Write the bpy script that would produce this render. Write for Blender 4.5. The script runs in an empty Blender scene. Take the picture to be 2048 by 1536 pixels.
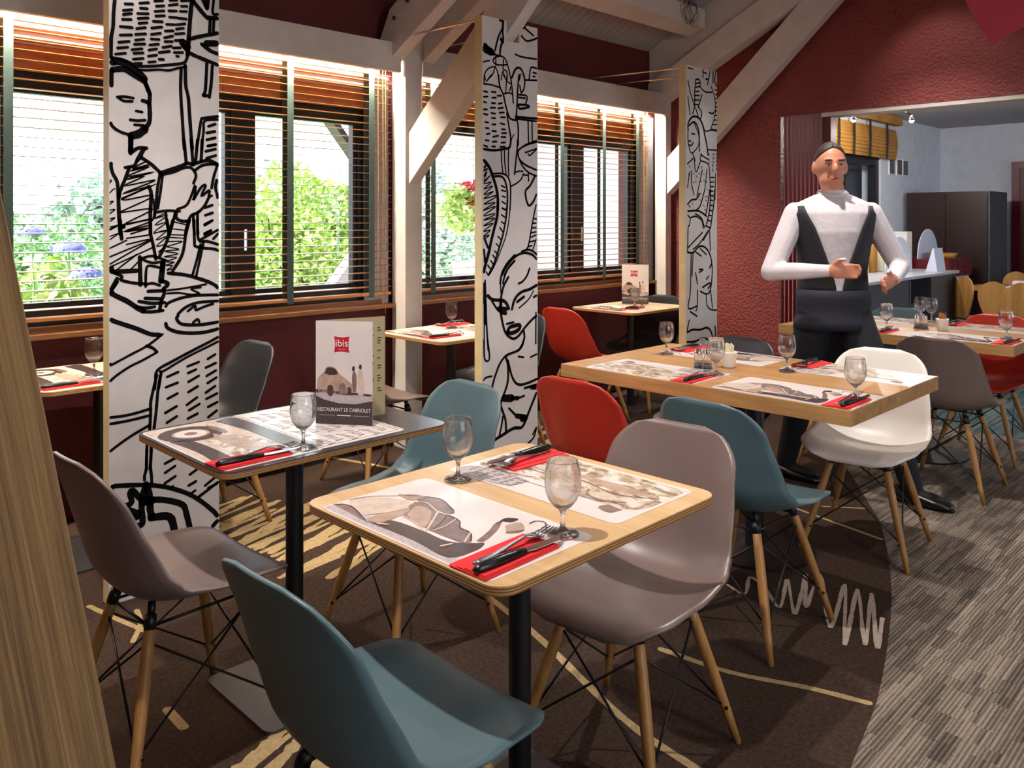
import bpy, bmesh, math, random
from math import sin, cos, pi, sqrt, radians
from mathutils import Vector, Matrix
random.seed(7)
SC = bpy.context.scene
COL = SC.collection

# ------------------------------------------------------------------ camera
CAM_H = 1.38
YAW = radians(44.843)                      # view direction, from the +X axis
cd = bpy.data.cameras.new('camera'); cam = bpy.data.objects.new('camera', cd); COL.objects.link(cam)
cam.location = (0, 0, CAM_H)
cam.rotation_euler = (pi/2, 0, YAW - pi/2)
cd.sensor_width = 36; cd.lens = 36*1645/2048.0
cd.shift_y = -(768-441)/2048.0
cd.clip_start = 0.05; cd.clip_end = 200
SC.camera = cam

# ------------------------------------------------------------------ world, sun, exposure
SC.view_settings.view_transform = 'Standard'; SC.view_settings.look = 'None'
SC.view_settings.exposure = 0.0; SC.view_settings.gamma = 1.0
SC.view_settings.use_curve_mapping = False
W = bpy.data.worlds.new('sky'); SC.world = W; W.use_nodes = True
wn = W.node_tree; wn.nodes.clear()
bgn = wn.nodes.new('ShaderNodeBackground'); won = wn.nodes.new('ShaderNodeOutputWorld')
bgn.inputs['Color'].default_value = (0.84, 0.89, 1.0, 1); bgn.inputs['Strength'].default_value = 7.0
wn.links.new(bgn.outputs[0], won.inputs[0])
sd = bpy.data.lights.new('sun', 'SUN'); sun = bpy.data.objects.new('sun', sd); COL.objects.link(sun)
sd.energy = 12.0; sd.angle = 0.009; sd.color = (1.0, 0.95, 0.86)
sun.rotation_mode = 'QUATERNION'; sun.rotation_quaternion = Vector((.66, .10, -.74)).to_track_quat('-Z', 'Y')   # along the facade, onto the garden
SC.cycles.use_denoising = True
SC.cycles.max_bounces = 8; SC.cycles.diffuse_bounces = 4; SC.cycles.glossy_bounces = 4
SC.cycles.transparent_max_bounces = 24; SC.cycles.transmission_bounces = 8
SC.cycles.caustics_reflective = False; SC.cycles.caustics_refractive = False
SC.cycles.sample_clamp_indirect = 6.0

# ------------------------------------------------------------------ materials
MATS = {}
def lin(c):
    return tuple(((x/255.0)/12.92 if x/255.0 <= .04045 else ((x/255.0+.055)/1.055)**2.4) for x in c) + (1,)
def newmat(name):
    m = bpy.data.materials.new(name); m.use_nodes = True; MATS[name] = m
    nt = m.node_tree; b = nt.nodes['Principled BSDF']
    return m, nt, b
def coordmap(nt, scale=(1,1,1), rot=(0,0,0), kind='Object'):
    tc = nt.nodes.new('ShaderNodeTexCoord'); mp = nt.nodes.new('ShaderNodeMapping')
    mp.inputs['Scale'].default_value = scale; mp.inputs['Rotation'].default_value = rot
    nt.links.new(tc.outputs[kind], mp.inputs['Vector']); return mp
def noise(nt, vec, scale, detail=3, rough=.55):
    n = nt.nodes.new('ShaderNodeTexNoise'); n.inputs['Scale'].default_value = scale
    n.inputs['Detail'].default_value = detail; n.inputs['Roughness'].default_value = rough
    nt.links.new(vec.outputs[0], n.inputs['Vector']); return n
def ramp(nt, fac, stops):
    r = nt.nodes.new('ShaderNodeValToRGB'); e = r.color_ramp.elements
    while len(e) > 1: e.remove(e[-1])
    e[0].position, e[0].color = stops[0]
    for p, c in stops[1:]:
        x = e.new(p); x.color = c
    nt.links.new(fac, r.inputs[0]); return r
def bump(nt, b, fac, strength=.3, dist=.004):
    n = nt.nodes.new('ShaderNodeBump'); n.inputs['Strength'].default_value = strength; n.inputs['Distance'].default_value = dist
    nt.links.new(fac, n.inputs['Height']); nt.links.new(n.outputs[0], b.inputs['Normal'])
def sc3(c, k): return (min(1,c[0]*k), min(1,c[1]*k), min(1,c[2]*k), 1)
def plain(name, col, rough=.5, metal=0.0, var=.06, vscale=8, bmp=0, bscale=60, bdist=.002, emit=None, spec=.5):
    m, nt, b = newmat(name)
    mp = coordmap(nt); n = noise(nt, mp, vscale)
    r = ramp(nt, n.outputs['Fac'], [(.3, sc3(col,1-var)), (.7, sc3(col,1+var))])
    nt.links.new(r.outputs[0], b.inputs['Base Color'])
    b.inputs['Roughness'].default_value = rough; b.inputs['Metallic'].default_value = metal
    b.inputs['Specular IOR Level'].default_value = spec
    if bmp:
        n2 = noise(nt, mp, bscale, 2); bump(nt, b, n2.outputs['Fac'], bmp, bdist)
    if emit:
        b.inputs['Emission Color'].default_value = emit[0]; b.inputs['Emission Strength'].default_value = emit[1]
    return m
def wood(name, c1, c2, axis='Y', rough=.45, s=1.0, fine=1.0, along=1.2):
    m, nt, b = newmat(name)
    k = {'X': (along,16,16), 'Y': (16,along,16), 'Z': (16,16,along)}[axis]
    mp = coordmap(nt, tuple(v*s for v in k))
    n1 = noise(nt, mp, 1.6, 5, .6); n2 = noise(nt, mp, 9, 3, .6)
    mx = nt.nodes.new('ShaderNodeMath'); mx.operation = 'MULTIPLY_ADD'; mx.inputs[1].default_value = .35*fine
    nt.links.new(n2.outputs['Fac'], mx.inputs[0]); nt.links.new(n1.outputs['Fac'], mx.inputs[2])
    mid = tuple((a+c)/2 for a, c in zip(c1, c2))
    r = ramp(nt, mx.outputs[0], [(.45, c1), (.66, mid), (.85, c2)])
    nt.links.new(r.outputs[0], b.inputs['Base Color']); b.inputs['Roughness'].default_value = rough
    bump(nt, b, n2.outputs['Fac'], .12, .001)
    return m
def glassmat(name, tint=(.97,.985,.98,1), blend=.16, rough=.01):
    m, nt, b = newmat(name); nt.nodes.remove(b)
    out = nt.nodes['Material Output']
    tr = nt.nodes.new('ShaderNodeBsdfTransparent'); tr.inputs[0].default_value = tint
    gl = nt.nodes.new('ShaderNodeBsdfGlossy'); gl.inputs['Roughness'].default_value = rough
    gl.inputs['Color'].default_value = (.95,.97,1,1)
    lw = nt.nodes.new('ShaderNodeLayerWeight'); lw.inputs['Blend'].default_value = blend
    mx = nt.nodes.new('ShaderNodeMixShader')
    pw = nt.nodes.new('ShaderNodeMath'); pw.operation = 'POWER'; pw.inputs[1].default_value = 2.2; ml = nt.nodes.new('ShaderNodeMath'); ml.operation = 'MULTIPLY_ADD'; ml.inputs[1].default_value = .55; ml.inputs[2].default_value = .025
    nt.links.new(lw.outputs['Facing'], pw.inputs[0]); nt.links.new(pw.outputs[0], ml.inputs[0]); nt.links.new(ml.outputs[0], mx.inputs[0]); nt.links.new(tr.outputs[0], mx.inputs[1]); nt.links.new(gl.outputs[0], mx.inputs[2])
    nt.links.new(mx.outputs[0], out.inputs[0]); return m
def emitter(name, col, strength):
    m, nt, b = newmat(name); nt.nodes.remove(b)
    e = nt.nodes.new('ShaderNodeEmission'); e.inputs[0].default_value = col; e.inputs[1].default_value = strength
    nt.links.new(e.outputs[0], nt.nodes['Material Output'].inputs[0]); return m

plain('white_paint', lin((214,205,198)), .5, bmp=.15, bscale=40)
plain('white_board', lin((208,200,196)), .35)
plain('header_white', lin((206,196,190)), .5)
plain('panel_edge', lin((205,186,140)), .45, var=.1)
plain('ink', lin((12,8,10)), .9, var=.02, spec=.1)
plain('dark_red_wall', lin((92,30,32)), .75, bmp=.3, bscale=120)
plain('black_metal', lin((20,20,23)), .4, .2)
plain('black_frame', lin((16,15,17)), .42)
plain('grey_metal', lin((72,68,70)), .45, .35, bmp=.1, bscale=300)
plain('steel', lin((205,205,208)), .18, 1.0, var=.03)
plain('chrome', lin((220,222,226)), .08, 1.0, var=.02)
plain('napkin_red', lin((214,34,40)), .8, bmp=.25, bscale=500)
plain('logo_red', lin((186,20,40)), .6)
plain('print_white', lin((236,232,230)), .6)
plain('mat_white', lin((222,210,206)), .26)
plain('mat_dark', lin((70,56,56)), .26, var=0.35, vscale=26)
plain('mat_mid', lin((128,106,100)), .26, var=0.3, vscale=26)
plain('mat_tan', lin((176,150,134)), .26, var=0.22, vscale=26)
plain('mat_light', lin((206,186,172)), .26, var=0.16, vscale=26)
plain('mat_green', lin((150,146,108)), .26, var=0.25, vscale=26)
plain('mat_speckle', lin((178,166,168)), .5, var=.3, vscale=160)
plain('menu_band', lin((62,50,54)), .5)
plain('menu_back', lin((168,150,112)), .5)
plain('knife_handle', lin((14,14,16)), .3)
plain('porcelain', lin((232,228,222)), .2)
plain('sachet_white', lin((228,222,190)), .6)
plain('sachet_brown', lin((170,110,46)), .6)
plain('salt', lin((226,222,216)), .7)
plain('tape_green', lin((64,84,80)), .75, bmp=.2, bscale=400)
plain('shell_taupe', lin((124,106,100)), .36, var=.03, bmp=.05, bscale=500)
plain('shell_teal', lin((84,108,114)), .36, var=.03, bmp=.05, bscale=500)
plain('shell_red', lin((192,52,38)), .36, var=.03, bmp=.05, bscale=500)
plain('shell_white', lin((232,224,214)), .4, var=.02, bmp=.05, bscale=500)
plain('shell_black', lin((34,36,40)), .36, var=.03, bmp=.05, bscale=500)
wood('leg_wood', lin((146,102,52)), lin((178,130,74)), 'Z', .45)
wood('oak_top', lin((188,150,104)), lin((216,182,136)), 'Y', .32)
wood('oak_thick', lin((146,104,58)), lin((190,146,94)), 'Y', .36)
wood('pale_top', lin((188,168,140)), lin((212,194,166)), 'Y', .3)
plain('slate_top', lin((52,50,56)), .24, bmp=.05, bscale=300)
m_ = wood('timber', lin((92,66,38)), lin((162,126,80)), 'Z', .8, s=2.2, fine=1.2, along=.30)
for n_ in m_.node_tree.nodes:
    if n_.bl_idname == 'ShaderNodeTexNoise' and n_.inputs['Scale'].default_value < 3: n_.inputs['Distortion'].default_value = .9
    if n_.bl_idname == 'ShaderNodeBump': n_.inputs['Strength'].default_value = .5; n_.inputs['Distance'].default_value = .004
wood('slat_wood', lin((176,108,56)), lin((214,146,86)), 'X', .4)
wood('sill_wood', lin((128,78,42)), lin((160,106,62)), 'X', .4)
wood('bistro_wood', lin((160,112,56)), lin((196,148,84)), 'Z', .4)
plain('bamboo', lin((166,116,48)), .6, var=.25, vscale=3)
plain('ceiling_board', lin((178,170,170)), .6)
plain('grey_laminate', lin((70,72,78)), .45)
plain('pale_laminate', lin((178,180,188)), .3)
plain('burgundy', lin((92,16,26)), .35)
plain('accordion_red', lin((118,30,44)), .75, spec=.2)
plain('accordion_edge', lin((170,96,98)), .7, spec=.2)
plain('wardrobe_brown', lin((44,26,20)), .35)
plain('door_red', lin((66,14,18)), .4)
plain('room2_wall', lin((206,210,220)), .8, bmp=.3, bscale=110)
plain('room2_ceiling', lin((170,168,172)), .8)
plain('print_grey', lin((86,84,92)), .6, var=.6, vscale=60)
plain('red_board', lin((192,66,84)), .6)
plain('skin', lin((206,138,108)), .5, var=.05)
plain('hair', lin((46,34,30)), .6, bmp=.4, bscale=120)
plain('shirt', lin((226,218,222)), .75, bmp=.3, bscale=25, bdist=.01)
plain('trousers', lin((18,17,20)), .8, bmp=.3, bscale=18, bdist=.01)
plain('waistcoat', lin((26,25,30)), .7, bmp=.2, bscale=25, bdist=.006)
plain('apron', lin((30,30,42)), .75, bmp=.3, bscale=14, bdist=.01)
plain('shoe', lin((14,13,14)), .3)
plain('lip', lin((166,86,76)), .5)
plain('leaf_bright', lin((176,204,112)), .6, var=.35, vscale=4)
plain('leaf_mid', lin((142,184,128)), .6, var=.35, vscale=4)
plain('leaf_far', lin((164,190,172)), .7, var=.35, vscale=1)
plain('flower_blue', lin((122,130,214)), .7, var=.2, vscale=30)
plain('flower_red', lin((206,40,66)), .7, var=.2, vscale=30)
plain('bark', lin((90,72,54)), .8)
plain('lawn', lin((206,214,176)), .9, var=.25, vscale=6)
plain('gravel', lin((190,184,176)), .9, var=.15, vscale=20)
plain('outside_wall', lin((220,220,228)), .85, bmp=.4, bscale=70)
plain('terracotta', lin((190,70,60)), .7)
plain('acrylic', lin((206,212,228)), .35)
plain('tile_white', lin((220,214,206)), .6, var=.15, vscale=50)
m_, nt_, b_ = newmat('clear_glass'); b_.inputs['Transmission Weight'].default_value = 1.0; b_.inputs['Roughness'].default_value = 0.0; b_.inputs['IOR'].default_value = 1.45; b_.inputs['Base Color'].default_value = (.98,.99,.99,1)
tr_ = nt_.nodes.new('ShaderNodeBsdfTransparent'); mx_ = nt_.nodes.new('ShaderNodeMixShader'); mx_.inputs[0].default_value = .82
nt_.links.new(tr_.outputs[0], mx_.inputs[1]); nt_.links.new(b_.outputs[0], mx_.inputs[2]); nt_.links.new(mx_.outputs[0], nt_.nodes['Material Output'].inputs[0])
def sepia(name):
    m, nt, b = newmat(name); mp = coordmap(nt, (1,.6,1)); n = noise(nt, mp, 17, 5, .6)
    n.inputs['Distortion'].default_value = 1.6
    r = ramp(nt, n.outputs['Fac'], [(.30, lin((84,68,64))), (.40, lin((140,118,104))), (.46, lin((176,158,128))), (.53, lin((206,192,176))), (.60, lin((222,212,206)))])
    nt.links.new(r.outputs[0], b.inputs['Base Color']); b.inputs['Roughness'].default_value = .26; return m
sepia('mat_sepia')
glassmat('pane_glass', (.96,.98,.985,1), .06)
emitter('led_warm', (1.0,.88,.70,1), 430.0)
emitter('lamp_warm', (1.0,.88,.72,1), 25.0)

def stucco(name, c):
    m, nt, b = newmat(name); mp = coordmap(nt)
    v = nt.nodes.new('ShaderNodeTexVoronoi'); v.inputs['Scale'].default_value = 55; v.feature = 'SMOOTH_F1'
    nt.links.new(mp.outputs[0], v.inputs['Vector'])
    n = noise(nt, mp, 110, 3); n2 = noise(nt, mp, 1.3, 2)
    a = nt.nodes.new('ShaderNodeMath'); a.operation = 'MULTIPLY_ADD'; a.inputs[1].default_value = .7
    nt.links.new(n.outputs['Fac'], a.inputs[0]); nt.links.new(v.outputs['Distance'], a.inputs[2])
    r = ramp(nt, n2.outputs['Fac'], [(.3, sc3(c,.92)), (.7, sc3(c,1.08))])
    nt.links.new(r.outputs[0], b.inputs['Base Color']); b.inputs['Roughness'].default_value = .62
    bump(nt, b, a.outputs[0], .75, .012); return m
stucco('red_stucco', lin((128,54,51)))

def carpet(name, c1, c2, sc=28, bs=420):
    m, nt, b = newmat(name); mp = coordmap(nt)
    n = noise(nt, mp, sc, 5, .7); n2 = noise(nt, mp, bs, 2)
    r = ramp(nt, n.outputs['Fac'], [(.32, c1), (.68, c2)])
    nt.links.new(r.outputs[0], b.inputs['Base Color']); b.inputs['Roughness'].default_value = .95
    b.inputs['Specular IOR Level'].default_value = .1
    bump(nt, b, n2.outputs['Fac'], .5, .004); return m
carpet('carpet_brown', lin((44,34,29)), lin((76,59,49)), 75, 600)
carpet('carpet_cream', lin((150,126,88)), lin((182,158,116)), 60)
carpet('carpet_lilac', lin((168,150,140)), lin((196,178,160)), 60)

def pinstripe(name, cols, bw, bh, pitch=.0115):
    m, nt, b = newmat(name); mp = coordmap(nt)
    k = nt.nodes.new('ShaderNodeTexBrick'); k.offset = .43; k.offset_frequency = 2
    for i_, v_ in (('Scale',1),('Mortar Size',0.0),('Brick Width',bw),('Row Height',bh)): k.inputs[i_].default_value = v_
    k.inputs['Color1'].default_value = (0,0,0,1); k.inputs['Color2'].default_value = (1,1,1,1)
    nt.links.new(mp.outputs[0], k.inputs['Vector'])
    sx = nt.nodes.new('ShaderNodeSeparateXYZ'); nt.links.new(mp.outputs[0], sx.inputs[0])
    def mth(op, a, b_=None, c=None):
        n = nt.nodes.new('ShaderNodeMath'); n.operation = op
        for i_, v_ in enumerate((a, b_, c)):
            if v_ is None: continue
            if isinstance(v_, (int, float)): n.inputs[i_].default_value = v_
            else: nt.links.new(v_, n.inputs[i_])
        return n.outputs[0]
    ph = mth('MULTIPLY_ADD', k.outputs['Color'], 5.3, mth('MULTIPLY', sx.outputs['Y'], 1/pitch))
    tri = mth('PINGPONG', ph, .5)
    n1 = noise(nt, mp, 3.0, 2); n2 = noise(nt, mp, 90, 2)
    k2 = nt.nodes.new('ShaderNodeTexBrick'); k2.offset = .37; k2.offset_frequency = 2
    for i_, v_ in (('Scale',1),('Mortar Size',0.0),('Brick Width',bw),('Row Height',pitch)): k2.inputs[i_].default_value = v_
    k2.inputs['Color1'].default_value = (0,0,0,1); k2.inputs['Color2'].default_value = (1,1,1,1); nt.links.new(mp.outputs[0], k2.inputs['Vector'])
    v = mth('MULTIPLY_ADD', tri, .85, mth('MULTIPLY', k2.outputs['Color'], .30)); v = mth('ADD', v, mth('MULTIPLY_ADD', k.outputs['Color'], .22, mth('MULTIPLY_ADD', n2.outputs['Fac'], .30, -.12)))
    r = ramp(nt, v, [(.10, cols[0]), (.42, cols[1]), (.80, cols[2])])
    nt.links.new(r.outputs[0], b.inputs['Base Color']); b.inputs['Roughness'].default_value = .95; b.inputs['Specular IOR Level'].default_value = .1
    bump(nt, b, tri, .4, .003); return m
def striped(name, cols, bw, rh, scale=1.0, rot=0.0):
    m, nt, b = newmat(name); mp = coordmap(nt, (scale,scale,scale), (0,0,rot))
    def brick(w, h, off):
        k = nt.nodes.new('ShaderNodeTexBrick'); k.offset = off; k.offset_frequency = 2
        k.inputs['Scale'].default_value = 1; k.inputs['Mortar Size'].default_value = 0.0
        k.inputs['Brick Width'].default_value = w; k.inputs['Row Height'].default_value = h
        k.inputs['Color1'].default_value = (0,0,0,1); k.inputs['Color2'].default_value = (1,1,1,1)
        nt.links.new(mp.outputs[0], k.inputs['Vector']); return k
    k1 = brick(bw, rh, .37); k2 = brick(bw*2.1, rh*9, .5)
    mx = nt.nodes.new('ShaderNodeMath'); mx.operation = 'MULTIPLY_ADD'; mx.inputs[1].default_value = .72
    m2 = nt.nodes.new('ShaderNodeMath'); m2.operation = 'MULTIPLY'; m2.inputs[1].default_value = .28
    nt.links.new(k2.outputs['Color'], m2.inputs[0])
    nt.links.new(k1.outputs['Color'], mx.inputs[0]); nt.links.new(m2.outputs[0], mx.inputs[2])
    r = ramp(nt, mx.outputs[0], [(.05, cols[0]), (.45, cols[1]), (.95, cols[2])])
    nt.links.new(r.outputs[0], b.inputs['Base Color']); b.inputs['Roughness'].default_value = .95
    b.inputs['Specular IOR Level'].default_value = .1
    n2 = noise(nt, mp, 400, 2); bump(nt, b, n2.outputs['Fac'], .4, .003); return m
pinstripe('carpet_grey', [lin((56,50,45)), lin((94,84,75)), lin((144,131,116))], .15, .046)
striped('carpet_teal', [lin((44,56,58)), lin((66,82,82)), lin((92,106,102))], .3, .02)

def plyedge(name):
    m, nt, b = newmat(name); mp = coordmap(nt, (1,1,1))
    w = nt.nodes.new('ShaderNodeTexWave'); w.bands_direction = 'Z'; w.inputs['Scale'].default_value = 55
    w.inputs['Distortion'].default_value = .4
    nt.links.new(mp.outputs[0], w.inputs['Vector'])
    r = ramp(nt, w.outputs['Fac'], [(.3, lin((118,78,38))), (.6, lin((186,140,84)))])
    nt.links.new(r.outputs[0], b.inputs['Base Color']); b.inputs['Roughness'].default_value = .5; return m
plyedge('ply_edge')

# ------------------------------------------------------------------ mesh helpers
def me(name, verts, faces, mat=None, smooth=False):
    m = bpy.data.meshes.new(name); m.from_pydata([tuple(v) for v in verts], [], faces); m.update()
    if mat: m.materials.append(MATS[mat])
    if smooth:
        for p in m.polygons: p.use_smooth = True
    return m
def ob(name, mesh, parent=None, loc=None, rz=None):
    o = bpy.data.objects.new(name, mesh); COL.objects.link(o)
    if parent: o.parent = parent
    if loc: o.location = loc
    if rz is not None: o.rotation_euler = (0,0,rz)
    return o
def thing(name, label, cat, loc=(0,0,0), rz=0, group=None):
    o = bpy.data.objects.new(name, None); COL.objects.link(o); o.empty_display_size = .1
    o.location = loc; o.rotation_euler = (0,0,rz); tag(o, label, cat, group); return o
def tag(o, label, cat, group=None):
    o['label'] = label; o['category'] = cat
    if group: o['group'] = group
    return o
def struct(o, label=None):
    o['kind'] = 'structure'
    if label: o['label'] = label
    return o
class MB:
    def __init__(s): s.v = []; s.f = []
    def add(s, vs, fs):
        n = len(s.v); s.v += [tuple(v) for v in vs]; s.f += [tuple(i+n for i in f) for f in fs]; return s
    def box(s, x0, x1, y0, y1, z0, z1):
        return s.add([(x0,y0,z0),(x1,y0,z0),(x1,y1,z0),(x0,y1,z0),(x0,y0,z1),(x1,y0,z1),(x1,y1,z1),(x0,y1,z1)],
                     [(0,3,2,1),(4,5,6,7),(0,1,5,4),(1,2,6,5),(2,3,7,6),(3,0,4,7)])
    def prism(s, pts, axis, a0, a1):
        """polygon pts (two coords) extruded along axis from a0 to a1"""
        n = len(pts)
        def mk(p, a): return {'x': (a,p[0],p[1]), 'y': (p[0],a,p[1]), 'z': (p[0],p[1],a)}[axis]
        vs = [mk(p,a0) for p in pts] + [mk(p,a1) for p in pts]
        fs = [tuple(range(n-1,-1,-1)), tuple(range(n,2*n))] + [(i,(i+1)%n,(i+1)%n+n,i+n) for i in range(n)]
        return s.add(vs, fs)
    def tube(s, path, rad, seg=8, cap=True):
        path = [Vector(p) for p in path]; n = len(path)
        if not hasattr(rad, '__len__'): rad = [rad]*n
        t0 = (path[1]-path[0]).normalized(); up = Vector((0,0,1)) if abs(t0.z) < .9 else Vector((1,0,0))
        a = t0.cross(up).normalized(); vs = []
        for i, p in enumerate(path):
            t = (path[min(i+1,n-1)]-path[max(i-1,0)]).normalized()
            a = (a - t*a.dot(t)).normalized(); b = t.cross(a)
            for k in range(seg):
                th = 2*pi*k/seg; vs.append(p + (a*cos(th)+b*sin(th))*rad[i])
        fs = [(i*seg+k, i*seg+(k+1)%seg, (i+1)*seg+(k+1)%seg, (i+1)*seg+k) for i in range(n-1) for k in range(seg)]
        if cap: fs += [tuple(range(seg-1,-1,-1)), tuple((n-1)*seg+k for k in range(seg))]
        return s.add(vs, fs)
    def lathe(s, prof, seg=24, cx=0, cy=0, close=True):
        vs = []; n = len(prof)
        for r, z in prof:
            for k in range(seg):
                th = 2*pi*k/seg; vs.append((cx+r*cos(th), cy+r*sin(th), z))
        fs = [(i*seg+k, i*seg+(k+1)%seg, (i+1)*seg+(k+1)%seg, (i+1)*seg+k) for i in range(n-1) for k in range(seg)]
        if close:
            if prof[0][0] > 1e-5: fs.append(tuple(range(seg-1,-1,-1)))
            if prof[-1][0] > 1e-5: fs.append(tuple((n-1)*seg+k for k in range(seg)))
        return s.add(vs, fs)
    def ball(s, c, r, seg=12, rings=8):
        if not hasattr(r, '__len__'): r = (r,r,r)
        vs = []
        for i in range(rings+1):
            ph = pi*i/rings
            for k in range(seg):
                th = 2*pi*k/seg; vs.append((c[0]+r[0]*sin(ph)*cos(th), c[1]+r[1]*sin(ph)*sin(th), c[2]-r[2]*cos(ph)))
        fs = [(i*seg+k, i*seg+(k+1)%seg, (i+1)*seg+(k+1)%seg, (i+1)*seg+k) for i in range(rings) for k in range(seg)]
        return s.add(vs, fs)
    def mesh(s, name, mat, smooth=False, bevel=0):
        m = me(name, s.v, s.f, mat, smooth)
        if bevel:
            bm = bmesh.new(); bm.from_mesh(m)
            es = [e for e in bm.edges if len(e.link_faces) == 2 and e.calc_face_angle(0) > .6]
            bmesh.ops.bevel(bm, geom=es, offset=bevel, segments=2, profile=.6, affect='EDGES')
            bm.to_mesh(m); bm.free()
        return m
    def obj(s, name, mat, parent=None, smooth=False, bevel=0, loc=None, rz=None):
        return ob(name, s.mesh(name, mat, smooth, bevel), parent, loc, rz)
def autosmooth(o, ang=40):
    m = o.data
    for p in m.polygons: p.use_smooth = True
    try: m.set_sharp_from_angle(angle=radians(ang))
    except Exception: pass
    return o
def rrect(x0, x1, y0, y1, r, n=6):
    pts = []
    for cx, cy, a in ((x1-r,y0+r,-90),(x1-r,y1-r,0),(x0+r,y1-r,90),(x0+r,y0+r,180)):
        for k in range(n+1):
            t = radians(a+90*k/n); pts.append((cx+r*cos(t), cy+r*sin(t)))
    return pts
def smooth_pts(pts, sub=5):
    if len(pts) < 3: return [Vector(p) for p in pts]
    P = [Vector(p) for p in pts]; P = [P[0]*2-P[1]] + P + [P[-1]*2-P[-2]]; out = []
    for i in range(1, len(P)-2):
        a, b, c, d = P[i-1], P[i], P[i+1], P[i+2]
        turn = (c-b).normalized().dot((b-a).normalized()) if (b-a).length > 0 and (c-b).length > 0 else 1
        for k in range(sub):
            t = k/sub; t2 = t*t; t3 = t2*t
            out.append(.5*((2*b)+(-a+c)*t+(2*a-5*b+4*c-d)*t2+(-a+3*b-3*c+d)*t3))
    out.append(P[-2]); return out
def stroke(mb, pts, w, place, jit=0.0):
    """flat ribbon with rounded ends; place(a,b)->3D"""
    pts = [Vector((p[0],p[1])) for p in pts]; n = len(pts)
    if n < 2: return
    L = []; R = []
    for i, p in enumerate(pts):
        t = pts[min(i+1,n-1)]-pts[max(i-1,0)]
        if t.length < 1e-9: t = Vector((1,0))
        t.normalize(); nn = Vector((-t.y,t.x)); h = w/2*(1+random.uniform(-jit,jit))
        L.append(p+nn*h); R.append(p-nn*h)
    t0 = (pts[0]-pts[1]).normalized(); t1 = (pts[-1]-pts[-2]).normalized()
    vs = [place(*v) for v in L+R]; fs = [(i, n+i, n+i+1, i+1) for i in range(n-1)]
    def cap(p, t, ia, ib):
        nn = Vector((-t.y,t.x)); k0 = len(vs); arr = []
        for j in range(1,4):
            th = pi*j/4; vs.append(place(*(p + nn*(w/2)*cos(th) + t*(w/2)*sin(th)))); arr.append(k0+j-1)
        return arr
    a = cap(pts[-1], t1, None, None); fs.append(tuple([n-1]+a+[2*n-1]))
    a = cap(pts[0], t0, None, None); fs.append(tuple([n]+a+[0]))
    mb.add(vs, fs)
def copy_tree(o, parent=None):
    c = o.copy(); COL.objects.link(c); c.parent = parent
    for ch in list(o.children):
        copy_tree(ch, c)
    return c
def text_mesh(body, size, mat, align='CENTER', extrude=0.0):
    cu = bpy.data.curves.new('txt', 'FONT'); cu.body = body; cu.size = size; cu.align_x = align; cu.extrude = extrude
    o = bpy.data.objects.new('txt', cu); COL.objects.link(o)
    dg = bpy.context.evaluated_depsgraph_get(); dg.update()
    m = bpy.data.meshes.new_from_object(o.evaluated_get(dg)); bpy.data.objects.remove(o)
    m.materials.clear(); m.materials.append(MATS[mat]); return m

# ------------------------------------------------------------------ spot fittings of the room with their light, plus added fill pendants
def spot_lamp(name, label, pos, target, watts, angle=70, blend=.6, col=(1.0,.925,.86), rad=.03):
    p = Vector(pos); d = (Vector(target)-p).normalized()
    root = thing(name, label, 'lamp', pos, 0, 'spot lamps under the roof')
    q = d.to_track_quat('-Z', 'Y')
    h = MB(); h.lathe([(.030,.05),(.042,.045),(.045,-.05),(.040,-.05),(.038,.03),(0.0,.03)], 16, close=False)
    o = h.obj('housing', 'black_metal', root, True); o.rotation_mode = 'QUATERNION'; o.rotation_quaternion = q
    b = MB(); b.lathe([(0.0,-.030),(.034,-.030),(.034,-.027),(0,-.027)], 14)
    o = b.obj('bulb', 'lamp_warm', root, True); o.rotation_mode = 'QUATERNION'; o.rotation_quaternion = q
    s = MB(); s.tube([(0,0,.045),(0,0,.30)], .006, 6); s.obj('stem', 'black_metal', root)
    ld = bpy.data.lights.new(name+'_light', 'SPOT'); ld.energy = watts; ld.spot_size = radians(angle); ld.spot_blend = blend
    ld.color = col; ld.shadow_soft_size = rad
    lo = bpy.data.objects.new('light', ld); COL.objects.link(lo); lo.parent = root
    lo.location = d*.06; lo.rotation_mode = 'QUATERNION'; lo.rotation_quaternion = q
    return root
def fill_pendant(name, label, pos, watts, col=(1.0,.95,.93)):  # unseen pendant, added behind the camera as soft fill
    root = thing(name, label, 'lamp', pos, 0, 'added fill pendants behind the camera')
    MB().lathe([(.02,.17),(.09,.15),(.20,.02),(.205,0),(.195,.0),(.085,.14),(.0,.15)], 24, close=False).obj('shade', 'white_paint', root, True)
    MB().ball((0,0,.07), .05, 14, 8).obj('bulb', 'lamp_warm', root, True)
    MB().tube([(0,0,.16),(0,0,1.2)], .004, 6).obj('cord', 'black_metal', root)
    ld = bpy.data.lights.new(name+'_light', 'POINT'); ld.energy = watts; ld.color = col; ld.shadow_soft_size = .12
    lo = bpy.data.objects.new('light', ld); COL.objects.link(lo); lo.parent = root; lo.location = (0,0,-.03)
LAMPS = [  # position, target, watts, cone
 ('over the small oak table', (.60,1.70,3.20), (1.15,1.60,.5), 260, 108),
 ('over the nearer thick table', (3.60,1.85,3.30), (3.30,1.55,.4), 250, 92),
 ('over the farther thick table', (5.25,1.90,3.20), (5.2,1.80,.7), 125, 92),
 ('over the striped carpet', (2.60,-.30,3.60), (2.80,.35,0), 70, 74),
 ('over the dark table', (1.00,2.95,2.75), (1.35,2.3,.7), 30, 100),
 ('washing the red wall', (5.35,1.95,3.15), (5.95,1.75,1.7), 14, 84),
]
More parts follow.
